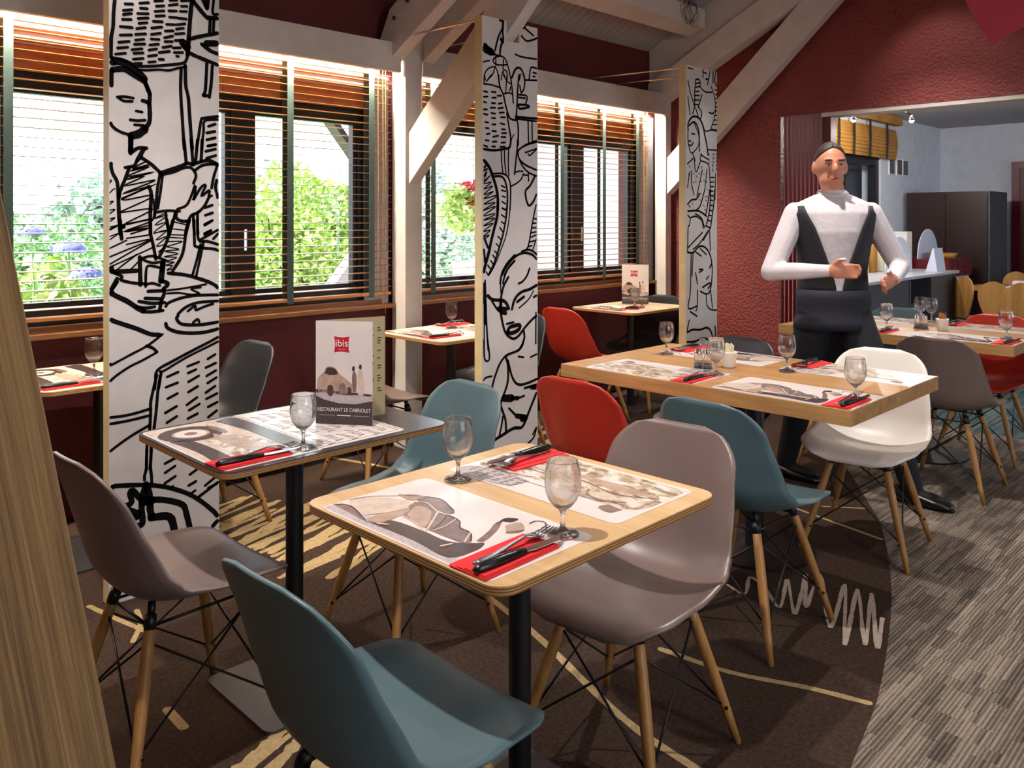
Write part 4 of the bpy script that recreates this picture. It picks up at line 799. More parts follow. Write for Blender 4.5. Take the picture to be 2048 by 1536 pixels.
# ------------------------------------------------------------------ tables
TOP = .742
def ply_table(label, x0, x1, y0, y1, topmat, px=None, py=None):
    cx, cy = (x0+x1)/2, (y0+y1)/2; hx, hy = (x1-x0)/2, (y1-y0)/2
    root = thing('cafe_table', label, 'table', (cx,cy,0), 0, 'single pedestal cafe tables')
    o = MB().prism(rrect(-hx,hx,-hy,hy,.045), 'z', TOP-.0025, TOP).obj('tabletop', topmat, root)
    o = MB().prism(rrect(-hx,hx,-hy,hy,.045), 'z', TOP-.018, TOP-.0026).obj('plywood_edge', 'ply_edge', root)
    autosmooth(o)
    a, b = (px if px is not None else 0), (py if py is not None else 0)
    m = MB().lathe([(.026,.012),(.026,TOP-.026)], 20, a, b).obj('column', 'black_metal', root); autosmooth(m)
    MB().prism(rrect(a-.19,a+.19,b-.19,b+.19,.03), 'z', .0, .010).obj('base_plate', 'grey_metal', root)
    MB().box(a-.12, a+.12, b-.12, b+.12, TOP-.026, TOP-.0185).obj('top_plate', 'black_metal', root)
    return root
ply_table('small square oak table in front with two place settings', .988, 1.705, 1.012, 1.655, 'oak_top', .01, -.01)
ply_table('dark slate topped table with the tall standing menu', .952, 1.70, 1.965, 2.548, 'slate_top', -.04, -.06)
ply_table('pale window table beside the leaning timber', .93, 1.52, 3.37, 3.93, 'pale_top')
ply_table('pale window table behind the middle panel', 2.79, 3.42, 3.29, 3.87, 'pale_top')
ply_table('pale window table with the small menu card', 4.60, 5.30, 3.39, 3.97, 'pale_top')
def thick_table(label, x0, x1, y0, y1):
    cx, cy = (x0+x1)/2, (y0+y1)/2; hx, hy = (x1-x0)/2, (y1-y0)/2
    root = thing('long_table', label, 'table', (cx,cy,0), 0, 'thick oak tables')
    MB().box(-hx, hx, -hy, hy, TOP-.055, TOP).obj('tabletop', 'oak_thick', root, bevel=.0015)
    for s in (-.06,):
        m = MB().lathe([(.038,.014),(.038,TOP-.0555)], 20, 0, s).obj('column', 'black_metal', root); autosmooth(m)
        m = MB().lathe([(.0,.001),(.24,.001),(.24,.010),(.04,.016),(.0,.016)], 32, 0, s).obj('base_disc', 'black_metal', root); autosmooth(m)
    return root
thick_table('thick oak table in the middle laid for four', 2.752, 3.618, 1.137, 2.43)
thick_table('thick oak table behind the waiter laid for four', 4.75, 5.61, 1.137, 2.41)

# ------------------------------------------------------------------ tableware
def mat_print(polys):
    """polys: {material: [polygon,...]} in picture coordinates p (left-right), q (bottom-top)"""
    out = []
    lay = 0
    for mt, ps in polys:
        lay += 1; mb = MB(); z = .0011 + .00014*lay
        for poly in ps:
            pts = [(-.15+.30*q, .27-.54*p, z) for p, q in poly]; mb.add(pts, [tuple(range(len(pts)))])
        m = mb.mesh('printed_picture', mt)
        bm = bmesh.new(); bm.from_mesh(m)
        for f in bm.faces:
            f.normal_update()
            if f.normal.z < 0: f.normal_flip()
        bmesh.ops.triangulate(bm, faces=bm.faces[:]); bm.to_mesh(m); bm.free()
        out.append(m)
    return out
def sm(pts): 
    q = smooth_pts(pts+[pts[0]], 4); return [(min(max(v.x,.012),.988), min(max(v.y,.02),.98)) for v in q[:-1]]
def circ(p, q, r, n=16, k=1.0): return [(p+r*cos(2*pi*i/n), q+r*1.8*k*sin(2*pi*i/n)) for i in range(n)]
car = [('mat_speckle', [[(.012,.02),(.988,.02),(.988,.10),(.6,.12),(.3,.15),(.012,.17)]]),
 ('mat_light', [sm([(0.013, 0.237), (0.037, 0.377), (0.185, 0.543), (0.259, 0.457), (0.244, 0.31), (0.198, 0.137), (0.083, 0.17)])]),
 ('mat_mid', [sm([(0.011, 0.103), (0.067, 0.173), (0.235, 0.09), (0.283, 0.063), (0.169, 0.083)])]),
 ('mat_dark', [sm([(0.276, 0.073), (0.333, 0.21), (0.502, 0.24), (0.644, 0.24), (0.722, 0.333), (0.754, 0.39), (0.781, 0.273), (0.756, 0.07), (0.559, 0.09), (0.385, 0.083)]), sm([(0.633, 0.743), (0.631, 0.817), (0.672, 0.86), (0.676, 0.78)]), sm([(0.398, 0.613), (0.428, 0.637), (0.444, 0.6), (0.413, 0.57)])]),
 ('mat_mid', [sm([(0.296, 0.313), (0.23, 0.56), (0.276, 0.61), (0.38, 0.553), (0.435, 0.563), (0.519, 0.54), (0.578, 0.457), (0.644, 0.443), (0.706, 0.35), (0.702, 0.293), (0.524, 0.28), (0.337, 0.33)]), sm([(0.215, 0.597), (0.209, 0.687), (0.289, 0.73), (0.398, 0.673), (0.435, 0.623), (0.407, 0.57), (0.263, 0.587)]), sm([(0.719, 0.377), (0.68, 0.557), (0.643, 0.677), (0.646, 0.74), (0.7, 0.597), (0.741, 0.413)])]),
 ('mat_tan', [sm([(0.254, 0.067), (0.239, 0.21), (0.263, 0.433), (0.3, 0.39), (0.322, 0.133)]), sm([(0.109, 0.57), (0.154, 0.667), (0.2, 0.67), (0.202, 0.56)]), sm([(0.685, 0.703), (0.706, 0.82), (0.774, 0.727), (0.748, 0.62)]), sm([(0.32, 0.357), (0.274, 0.513), (0.363, 0.52), (0.476, 0.297), (0.413, 0.297)])])]
fender = [('mat_sepia', [sm([(.02,.05),(.35,.04),(.65,.04),(.97,.05),(.97,.50),(.93,.72),(.6,.66),(.3,.72),(.04,.66)])]),
 ('mat_tan', [sm([(.05,.34),(.25,.44),(.45,.38),(.66,.46),(.92,.42),(.75,.34),(.45,.30),(.2,.30)])]),
 ('mat_light', [sm([(.14,.58),(.24,.66),(.32,.60),(.24,.52)]), sm([(.55,.36),(.66,.44),(.76,.38),(.66,.30)])]),
 ('mat_mid', [sm([(.08,.74),(.16,.73),(.17,.82),(.10,.85)])]),
 ('mat_speckle', [sm([(.60,.74),(.76,.70),(.96,.78),(.96,.96),(.66,.96)])])]
wheel = [('mat_light', [[(.012,.02),(.988,.02),(.988,.98),(.012,.98)]]), ('mat_sepia', [sm([(.34,.30),(.6,.34),(.96,.28),(.96,.74),(.6,.76),(.4,.6)])]),
 ('mat_dark', [circ(.22,.34,.17), sm([(.30,.06),(.60,.10),(.95,.06),(.95,.22),(.6,.26),(.35,.22)]), sm([(.05,.74),(.4,.80),(.95,.78),(.95,.97),(.05,.97)])]),
 ('mat_tan', [circ(.22,.34,.10), sm([(.30,.50),(.6,.66),(.9,.60),(.7,.46),(.45,.42)])]), ('mat_white', [circ(.22,.34,.085)]), ('mat_mid', [circ(.22,.34,.035), sm([(.08,.60),(.26,.66),(.34,.60),(.2,.56)])])]
scrib_polys = [('mat_dark', [[(.012,.02),(.988,.02),(.988,.03),(.012,.03)], [(.012,.97),(.988,.97),(.988,.98),(.012,.98)], [(.03,.06),(.97,.06),(.97,.068),(.03,.068)], [(.03,.93),(.97,.93),(.97,.938),(.03,.938)], [(.965,.06),(.97,.06),(.97,.94),(.965,.94)]])]
def print_strokes(items):
    mb = MB(); z = .0022
    for i, (w, pts) in enumerate(items):
        zz = z+.00004*i
        q = smooth_pts([(-.15+.30*b, .27-.54*a) for a, b in pts], 5); stroke(mb, q, w, lambda a, b: (a,b,zz))
    return mb
car_dark = print_strokes([(0.003,[(0.011, 0.103), (0.083, 0.17), (0.259, 0.077)]),(0.003,[(0.109, 0.57), (0.191, 0.673), (0.285, 0.737), (0.428, 0.637)]),(0.003,[(0.411, 0.563), (0.519, 0.54), (0.58, 0.457), (0.646, 0.443), (0.706, 0.35)]),(0.0025,[(0.013, 0.237), (0.039, 0.393), (0.119, 0.557)]),(0.003,[(0.648, 0.69), (0.646, 0.77), (0.674, 0.847)]),(0.003,[(0.739, 0.85), (0.739, 0.913), (0.774, 0.94), (0.835, 0.833)]),(0.0025,[(0.741, 0.613), (0.772, 0.723)]),(0.002,[(0.524, 0.28), (0.487, 0.427), (0.439, 0.557)])]).mesh('printed_picture', 'mat_dark')
car_lite = print_strokes([(0.004,[(0.317, 0.32), (0.413, 0.297), (0.502, 0.24)]),(0.005,[(0.391, 0.54), (0.454, 0.393), (0.511, 0.257)]),(0.004,[(0.496, 0.557), (0.528, 0.393), (0.524, 0.28)]),(0.0045,[(0.646, 0.443), (0.696, 0.31)]),(0.005,[(0.23, 0.56), (0.278, 0.607), (0.387, 0.547), (0.443, 0.563)]),(0.006,[(0.209, 0.157), (0.25, 0.303), (0.265, 0.45)]),(0.006,[(0.32, 0.103), (0.357, 0.14)]),(0.006,[(0.665, 0.157), (0.676, 0.227)])]).mesh('printed_picture', 'mat_light')
fen_dark = print_strokes([(.003,[(.05,.36),(.22,.5),(.45,.42),(.66,.5),(.93,.44)]),(.002,[(.1,.64),(.3,.72),(.6,.76),(.95,.66)]),(.003,[(.12,.6),(.2,.68),(.3,.66),(.34,.56)]),(.002,[(.5,.3),(.6,.24),(.75,.26)]),(.002,[(.62,.62),(.72,.7),(.86,.7)]),(.002,[(.05,.2),(.2,.14),(.3,.2)])]+[(.0035,[(.60+.05*(i%7)+.02*random.random(),.76+.05*(i//7)+.02*random.random()),(.615+.05*(i%7)+.02*random.random(),.785+.05*(i//7))]) for i in range(26)]).mesh('printed_picture', 'mat_mid')
PRN = {'car': mat_print(car), 'fender': mat_print(fender), 'wheel': mat_print(wheel), 'scribble': mat_print(scrib_polys)}
mb = MB()
for rr in range(6):
    for cc in range(4):
        c0 = -.100+.040*rr; y0 = .205-.125*cc + .02*(rr % 2)
        pts = []
        for k in range(9): pts.append((c0+(.0125 if k % 2 else -.0125)+random.uniform(-.004,.004), y0-.0098*k-(.006 if k % 2 else 0)))
        stroke(mb, pts, .0050, lambda a, b: (a,b,.0013))
PRN['car'] += [car_dark, car_lite]; PRN['fender'] += [fen_dark]
PRN['scribble'].append(mb.mesh('printed_picture', 'ink'))
MATM = MB().prism(rrect(-.15,.15,-.27,.27,.02), 'z', 0, .0010).mesh('sheet', 'mat_white')
def placemat(x, y, rz, kind, label):
    root = thing('placemat', label, 'placemat', (x,y,TOP+.0002), rz, 'printed placemats')
    ob('sheet', MATM, root)
    for m in PRN[kind]: ob('printed_picture', m, root)['kind'] = 'stuff'
    return root
# napkin: a flat folded packet with a visible fold
nm = MB(); nm.prism(rrect(-.103,.103,-.048,.048,.004,2), 'z', 0, .0022); nm.prism(rrect(-.101,.103,-.046,.030,.004,2), 'z', .0023, .0042); nm.prism(rrect(-.099,.100,-.044,.012,.004,2), 'z', .0043, .0062)
NAPM = nm.mesh('napkin', 'napkin_red')
def fork_mesh():
    mb = MB(); st = [(-.100,.0050),(-.085,.0062),(-.05,.0048),(0,.0034),(.025,.0030),(.036,.0060),(.046,.0105),(.058,.0115),(.062,.0115)]
    zs = lambda x: .0035 + .010*math.exp(-((x-.022)/.035)**2)*.9 + (.006*(x-.06)/.04 if x > .06 else 0)
    vs = []
    for x, w in st:
        z = zs(x); vs += [(x,-w,z),(x,w,z),(x,w*.8,z-.0022),(x,-w*.8,z-.0022)]
    n = len(st); fs = [(i*4+k, i*4+(k+1) % 4, (i+1)*4+(k+1) % 4, (i+1)*4+k) for i in range(n-1) for k in range(4)] + [(3,2,1,0),(n*4-4,n*4-3,n*4-2,n*4-1)]
    mb.add(vs, fs)
    for k in range(4):
        y = -.0096+.0064*k; mb.tube([(.060,y,zs(.060)-.001),(.078,y,zs(.078)-.001),(.104,y*.92,zs(.104))], [.0021,.0019,.0010], 6)
    return mb.mesh('fork', 'steel', True)
FORKM = fork_mesh()
kh = MB(); kh.tube([(-.105,0,.0085),(-.095,0,.009),(-.05,0,.009),(-.005,0,.0085),(.012,0,.008)], [.004,.0085,.0095,.0075,.006], 8)
KH = kh.mesh('handle', 'knife_handle', True)
kb = MB(); kb.prism([(.010,-.004),(.03,-.0085),(.09,-.0085),(.112,.002),(.114,.006),(.010,.006)], 'z', .0076, .0088); KBL = kb.mesh('blade', 'steel')
gp = [(.0,.0),(.033,.0),(.034,.0015),(.030,.004),(.012,.008),(.0058,.014),(.0045,.025),(.0050,.042),(.0085,.050),(.020,.058),(.030,.072),(.0362,.090),(.0375,.108),(.0352,.130),(.0318,.148),(.0312,.150),(.0306,.148),(.0336,.130),(.0358,.108),(.0345,.090),(.0285,.073),(.018,.061),(.006,.055),(.0,.054)]
GLM = MB().lathe(gp, 28, close=False).mesh('goblet', 'clear_glass', True)
def glass(x, y, label):
    o = ob('wine_glass', GLM, None, (x,y,TOP+.0022)); tag(o, label, 'glass', 'stemmed wine glasses'); return o
def setting(ex, cy, face, kind, place, nap=(.108,-.213), gl=(.268,-.216), mat=True, cut=True, glas=True, mx=.157):
    """ex: x of the table edge, cy: centre of the place, face: +1 facing +X or -1"""
    rz = 0 if face > 0 else pi
    def w(a, b): return ex+face*a, cy+face*b
    if mat: placemat(*w(mx,0), rz, kind, 'printed photo placemat at the ' + place)
    if nap:
        x, y = w(*nap); zt = TOP + .0022
        o = ob('napkin', NAPM, None, (x,y,zt), rz+random.uniform(-.06,.06)); tag(o, 'folded red napkin at the ' + place, 'napkin', 'folded red napkins')
        if cut:
            x2, y2 = w(nap[0]+.03, nap[1]+.006)
            o = ob('fork', FORKM, None, (x2,y2,zt+.0058), rz+.05+random.uniform(-.05,.05)); o.scale = (1.08,1.3,1.15); tag(o, 'steel fork at the ' + place, 'fork', 'steel forks')
            x2, y2 = w(nap[0]+.012, nap[1]-.026)
            k = thing('table_knife', 'black handled knife at the ' + place, 'knife', (x2,y2,zt+.0022), rz-.04+random.uniform(-.05,.05), 'black handled knives')
            k.scale = (1.1,1.25,1.05); ob('handle', KH, k); ob('blade', KBL, k)
    if glas: glass(*w(*gl), 'stemmed wine glass at the ' + place)
setting(.988, 1.32, 1, 'car', 'near left place of the small oak table')
setting(1.705, 1.33, -1, 'fender', 'far right place of the small oak table', nap=(.118,-.18), gl=(.365,-.19), mx=.180)
setting(.955, 2.258, 1, 'wheel', 'left place of the dark table')
placemat(1.40, 2.265, 0, 'scribble', 'black scribbled placemat under the tall menu')
setting(.935, 3.665, 1, 'wheel', 'window table by the timber', gl=(.258,-.04))
setting(2.795, 3.60, 1, 'car', 'left place of the window table behind the panel', nap=(.13,-.15), gl=(.40,.08))
setting(3.415, 3.60, -1, 'fender', 'right place of the window table behind the panel', nap=(.10,-.20), glas=False)
setting(4.605, 3.69, 1, 'car', 'far window table', nap=(.24,-.10), gl=(.20,-.15))
near, far = 'the nearer thick table', 'the farther thick table'
setting(2.755, 2.03, 1, 'fender', 'front left place of ' + near, gl=(.253,-.229))
setting(2.755, 1.41, 1, 'car', 'front right place of ' + near, gl=(.165,-.219))
setting(3.615, 2.03, -1, 'car', 'back left place of ' + near, gl=(.31,-.216))
setting(3.615, 1.41, -1, 'fender', 'back right place of ' + near, gl=(.325,-.22))
setting(4.755, 2.03, 1, 'car', 'front left place of ' + far, gl=(.205,-.19))
setting(4.755, 1.41, 1, 'car', 'front right place of ' + far, gl=(.24,-.18))
setting(5.605, 2.03, -1, 'fender', 'back left place of ' + far, glas=False)
setting(5.605, 1.41, -1, 'fender', 'back right place of ' + far, gl=(.10,-.36))

# menus
def menu(A, ang, w, h, back, label, bw):
    root = thing('standing_menu', label, 'menu', (A[0],A[1],TOP+.0022), ang, 'standing menu cards')
    MB().box(0, w, 0, .0012, 0, h).obj('front_leaf', 'mat_white', root)
    c, s = cos(back), sin(back); t = .0012
    m = MB(); m.add([(0,.0013,0),(bw*c,bw*s+.0013,0),(bw*c-t*s,bw*s+t*c+.0013,0),(-t*s,t*c+.0013,0),(0,.0013,h),(bw*c,bw*s+.0013,h),(bw*c-t*s,bw*s+t*c+.0013,h),(-t*s,t*c+.0013,h)], BF)
    m.obj('back_leaf', 'menu_back', root)
    def pts(ps, mt, lay):
        mb = MB()
        for poly in ps:
            v = [(a*w, -.0003*lay, b*h) for a, b in poly]; mb.add(v, [tuple(range(len(v)))])
        m = mb.mesh('printed_picture', mt); bm = bmesh.new(); bm.from_mesh(m); bmesh.ops.triangulate(bm, faces=bm.faces[:]); bm.to_mesh(m); bm.free()
        ob('printed_picture', m, root)['kind'] = 'stuff'
    def sq(ps, n=4):
        q = smooth_pts(ps+[ps[0]], n); return [(min(max(v.x,.0),1), min(max(v.y,0),1)) for v in q[:-1]]
    pts([[(0,0),(1,0),(1,.235),(.7,.20),(.4,.205),(.15,.235),(0,.27)]], 'menu_band', 1)
    pts([[(0,.27),(.15,.235),(.4,.205),(.7,.20),(1,.235),(1,.29),(0,.33)]], 'mat_speckle', 1)
    pts([sq([(.02,.33),(.04,.44),(.14,.50),(.20,.555),(.33,.55),(.42,.49),(.56,.43),(.68,.37),(.66,.31),(.4,.29),(.1,.30)])], 'mat_tan', 2)
    pts([sq([(.02,.30),(.2,.31),(.5,.285),(.75,.29),(.95,.28),(.95,.30),(.5,.315),(.02,.335)])], 'mat_dark', 2)
    pts([sq([(.16,.49),(.21,.545),(.33,.54),(.39,.49),(.26,.475)]), sq([(.20,.30),(.22,.37),(.30,.37),(.31,.30),(.26,.27)]), sq([(.56,.30),(.57,.36),(.63,.35),(.62,.29)]), sq([(.64,.53),(.655,.565),(.69,.56),(.68,.52)]), sq([(.76,.55),(.775,.585),(.81,.575),(.80,.54)])], 'mat_dark', 3)
    pts([sq([(.66,.32),(.64,.45),(.67,.52),(.72,.47),(.71,.32)])], 'mat_mid', 3)
    pts([sq([(.75,.29),(.74,.46),(.78,.54),(.84,.46),(.84,.29)])], 'mat_light', 3)
    pts([sq([(.40,.31),(.42,.38),(.50,.40),(.55,.33),(.47,.29)])], 'mat_mid', 3)
    # red cushion shaped logo
    cu = []; n = 8; sx, sy = .128*w/.186, .125*(.186/w)
    for (ax, ay), (bx, by) in (((-1,-1),(1,-1)),((1,-1),(1,1)),((1,1),(-1,1)),((-1,1),(-1,-1))):
        for k in range(n):
            f = k/n; x = ax+(bx-ax)*f; y = ay+(by-ay)*f; b = .13*sin(pi*f)
            if ay == by: y -= ay*b
            else: x -= ax*b
            cu.append((.46+.135*x, .775+.0785*y))
    lg = MB(); vv = [(a*w, -.0007, b*h) for a, b in cu]; lg.add(vv, [tuple(range(len(vv)))])
    ob('logo_cushion', lg.mesh('logo_cushion', 'logo_red'), root)
    def txt(s, size, x, z, mt, al='CENTER'):
        o = ob('lettering', text_mesh(s, size, mt, al), root); o.location = (x*w, -.0012, z*h); o.rotation_euler = (pi/2,0,0); return o
    txt('ibis', .032*w/.186, .46, .755, 'print_white')
    m = MB(); m.box(.40*w, .52*w, -.0013, -.0011, .727*h, .730*h); m.obj('printed_rule', 'print_white', root)
    o = txt('RESTAURANT LE CABRIOLET', .0143*w/.186, .5, .125, 'print_white'); o.scale = (.94,1.15,1)
    m = MB(); m.box(.06*w, .34*w, -.0013, -.0011, .086*h, .088*h); m.box(.66*w, .94*w, -.0013, -.0011, .086*h, .088*h); m.box(.38*w, .62*w, -.0013, -.0011, .083*h, .0905*h); m.obj('printed_rule', 'print_white', root)
    mb = MB()
    for col in (bw/w*.76,bw/w*.88):
        z = .88
        while z > .2:
            n = random.choice((1,2,3))
            for k in range(n):
                a = col*w; L = random.uniform(.05,.09)*w
                p = Vector((a*c, a*s, 0)); q = Vector(((a+L)*c, (a+L)*s, 0)); off = Vector((s,-c,0))*.0006 + Vector((0,.0013,0))
                zz = z*h; mb.add([p+off+uz*zz, q+off+uz*zz, q+off+uz*(zz+.004), p+off+uz*(zz+.004)], [(0,1,2,3)]); z -= .026
            z -= .05
    mb.obj('printed_lines', 'mat_dark', root)
    return root
menu((1.395,2.255), math.atan2(-.152,.107), .186, .322, radians(41), 'tall folded menu card standing on the dark table', .232)
menu((5.056,3.842), math.atan2(-.201,.094), .205, .30, radians(20), 'folded menu card standing on the far window table', .15)

# salt and pepper stand, sugar pots
def shaker(x, y, label):
    root = thing('salt_shaker', label, 'shaker', (x,y,TOP+.006), 0, 'glass salt and pepper shakers')
    MB().lathe([(.0,.0),(.0165,0),(.018,.003),(.0165,.05),(.013,.058)], 16, close=False).obj('glass_body', 'clear_glass', root, True)
    MB().lathe([(.0,.002),(.0145,.002),(.0145,.026),(0,.026)], 14).obj('filling', 'salt', root, True)
    MB().lathe([(.0140,.056),(.0150,.058),(.0150,.072),(.010,.080),(0,.082)], 16, close=False).obj('cap', 'chrome', root, True)
def condiment_stand(x, y, label, rz=0):
    root = thing('condiment_stand', label, 'stand', (x,y,TOP+.0022), rz)
    MB().prism(rrect(-.022,.022,-.043,.043,.018), 'z', 0, .0035).obj('tray', 'chrome', root)
    MB().tube([(0,0,.003),(0,0,.095),(0,.012,.108),(0,.016,.118),(0,.008,.130),(0,-.008,.130),(0,-.016,.118),(0,-.012,.108)], .0022, 7).obj('handle', 'chrome', root, True)
    m = MB()
    for s in (-.021,.021):
        m.tube([(.0195*cos(t), s+.0195*sin(t), .032) for t in [2*pi*k/20 for k in range(21)]], .0016, 6)
    m.obj('ring', 'chrome', root, True)
condiment_stand(3.075, 1.905, 'chrome salt and pepper stand with ring handle on the nearer thick table', .3)
shaker(3.075-.021*sin(.3)*-1, 1.905-.021*cos(.3), 'right shaker of the chrome stand on the nearer thick table')
shaker(3.075+.021*sin(.3)*-1, 1.905+.021*cos(.3), 'left shaker of the chrome stand on the nearer thick table')
condiment_stand(5.11, 1.70, 'chrome salt and pepper stand on the farther thick table', .1)
shaker(5.11, 1.679, 'right shaker of the stand on the farther thick table'); shaker(5.11, 1.721, 'left shaker of the stand on the farther thick table')
potm = [(.0,.0),(.024,.0),(.026,.003),(.034,.060),(.0365,.066),(.034,.068),(.0315,.064),(.023,.006),(0,.006)]
POTM = MB().lathe(potm, 24, close=False).mesh('pot', 'porcelain', True)
SACH = {}
for mt in ('sachet_white','sachet_brown'):
    SACH[mt] = MB().prism([(-.011,-.03),(.011,-.03),(.011,.03),(.0,.032),(-.011,.03)], 'y', -.0015, .0015).mesh('sugar_sachet', mt)
def sugar_pot(x, y, mt, n, where):
    o = ob('sugar_pot', POTM, None, (x,y,TOP+.0004)); tag(o, 'white porcelain sugar pot with sachets ' + where, 'pot')
    for k in range(n):
        a = 2*pi*k/n; rr = .012+.004*(k % 2)
        s = ob('sugar_sachet', SACH[mt], None, (x+rr*cos(a), y+rr*sin(a), TOP+.060+.006*(k % 3)))
        s.rotation_euler = (random.uniform(-.18,.18), random.uniform(-.22,.22), a+pi/2)
        tag(s, ('cream' if mt == 'sachet_white' else 'brown') + ' paper sugar sachet in the white pot ' + where, 'sachet', 'sachets in the pot ' + where)
sugar_pot(3.205, 1.855, 'sachet_white', 9, 'on the nearer thick table')
sugar_pot(5.145, 1.595, 'sachet_brown', 10, 'on the farther thick table')
glass(5.52, 1.84, 'stemmed wine glass standing behind the sugar pot of the farther table')

# ------------------------------------------------------------------ hanging red board, top right
dlt = Vector((0,-.55,.835)); 
mb = MB(); c0 = Vector((5.2,1.357,2.371)); e1 = Vector((0,.134,.279)).normalized(); e2 = Vector((0,-.162,.085)).normalized()
q = [c0, c0+e1*1.2, c0+e1*1.2+e2*1.1, c0+e2*1.1]
mb.add([v for v in q]+[v+Vector((.02,0,0)) for v in q], [(3,2,1,0),(4,5,6,7),(0,1,5,4),(1,2,6,5),(2,3,7,6),(3,0,4,7)])
o = mb.obj('hanging_board', 'red_board'); tag(o, 'tilted pinkish red board hanging at the top right corner', 'board')

# ------------------------------------------------------------------ furniture of the next room
bu = thing('buffet_unit', 'dark grey breakfast counter with pale top and open shelves', 'counter', (0,0,0))
MB().box(6.45, 8.66, 2.53, 3.15, .875, .90).obj('worktop', 'pale_laminate', bu, bevel=.003)
for a, b in ((6.5,6.53),(7.42,7.45),(7.95,7.98),(8.56,8.60)): MB().box(a, b, 2.56, 3.12, .02, .874).obj('side_panel', 'grey_laminate', bu)
MB().box(6.53, 7.42, 2.565, 2.585, .02, .874).obj('front_panel', 'grey_laminate', bu)
MB().box(7.98, 8.56, 2.565, 2.585, .02, .874).obj('front_panel', 'grey_laminate', bu)
MB().box(7.451, 7.949, 2.57, 3.10, .60, .62).obj('shelf', 'pale_laminate', bu); MB().box(7.451, 7.949, 3.08, 3.10, .02, .60).obj('back_panel', 'grey_laminate', bu)
MB().lathe([(.012,0),(.012,.012),(0,.014)], 10).obj('knob', 'steel', bu).matrix_local = Matrix.Translation((7.30,2.565,.80)) @ Matrix.Rotation(pi/2, 4, 'X')
du = thing('drawer_unit', 'burgundy drawer unit on pale cabinet at the buffet end', 'cabinet', (0,0,0))
MB().box(8.72, 9.40, 2.66, 3.2, .0, .82).obj('cabinet', 'pale_laminate', du)
MB().box(8.70, 9.42, 2.64, 3.22, .821, .99).obj('drawer_body', 'burgundy', du)
for k in range(3):
    d = MB().box(8.715+.235*k, 8.935+.235*k, 2.63, 2.6395, .84, .975).obj('drawer', 'burgundy', du)
    MB().box(8.785+.235*k, 8.865+.235*k, 2.615, 2.6295, .905, .917).obj('handle', 'steel', d)
def screen(x, y, z, r, label):
    pts = [(x-r,z)] + [(x+r*cos(pi-pi*k/20), z+r*sin(pi-pi*k/20)) for k in range(21)]
    o = MB().prism(pts[1:], 'y', y, y+.01).obj('round_screen', 'acrylic'); tag(o, label, 'screen', 'semicircular screens of the buffet')
screen(7.85, 2.80, .902, .33, 'pale semicircular screen on the grey counter'); screen(9.08, 2.95, .992, .30, 'grey semicircular screen on the burgundy drawers')
o = MB().prism([(2.58,.902),(2.70,.902),(2.68,.91),(2.62,1.12),(2.61,1.12)], 'x', 8.18, 8.42).obj('card_holder', 'acrylic'); tag(o, 'slanted white card holder at the counter edge', 'holder')
o = MB().prism(rrect(8.46,8.63,2.95,3.10,.02), 'z', .902, 1.27).obj('patterned_canister', 'tile_white'); tag(o, 'tall white patterned canister on the buffet', 'canister')
for k in range(4):
    o = thing('storage_jar', ['cream storage jar at the left of the row on the buffet','amber storage jar second from the left on the buffet','cream storage jar third from the left on the buffet','amber storage jar beside the patterned canister'][k], 'jar', (7.55+.2*k,3.02,.9015), 0, 'storage jars on the buffet')
    MB().lathe([(.0,0),(.055,0),(.058,.01),(.058,.24),(.05,.26),(0,.26)], 16).obj('body', ['sachet_white','bamboo'][k % 2], o, True); MB().lathe([(0,.261),(.052,.261),(.052,.29),(0,.29)], 16).obj('lid', 'grey_metal', o, True)
o = thing('bread_basket', 'shallow wicker basket on the burgundy drawers', 'basket', (8.98,2.78,.9915))
MB().lathe([(.0,0),(.10,0),(.14,.06),(.13,.06),(.095,.01),(0,.01)], 20, close=False).obj('bowl', 'bamboo', o, True)
o = thing('tall_cabinet', 'tall dark brown cabinet against the white wall', 'cabinet', (0,0,0))
MB().box(9.66, 10.30, 2.55, 3.36, .0, 1.69).obj('carcass', 'wardrobe_brown', o)
for a, b in ((2.552,2.95),(2.96,3.358)): MB().box(9.64, 9.659, a, b, .05, 1.67).obj('door_panel', 'wardrobe_brown', o)
MB().box(9.66, 10.30, 2.53, 2.549, .0, 1.69).obj('side_panel', 'grey_laminate', o)
# bistro table and chairs
def bistro_table(x, y, r, label):
    o = thing('bistro_table', label, 'table', (x,y,0), 0, 'round bistro tables'); m = MB().lathe([(0,.71),(r,.71),(r+.005,.725),(r,.74),(0,.74)], 40).obj('tabletop', 'bistro_wood', o); autosmooth(m)
    MB().lathe([(.05,.03),(.035,.06),(.035,.709)], 16).obj('column', 'black_metal', o, True); MB().lathe([(0,0),(.25,0),(.25,.015),(.05,.03),(0,.03)], 24).obj('base', 'black_metal', o, True)
bistro_table(8.98, 2.10, .42, 'round wooden bistro table in the next room')
o = MB().box(8.75, 9.28, 2.06, 2.22, .7405, .743).obj('table_runner', 'print_white'); tag(o, 'white runner across the round bistro table', 'runner')
o = MB().box(9.14, 9.26, 2.08, 2.20, .7435, .79).obj('napkin_box', 'print_white', bevel=.004); tag(o, 'small white box on the round bistro table', 'box')
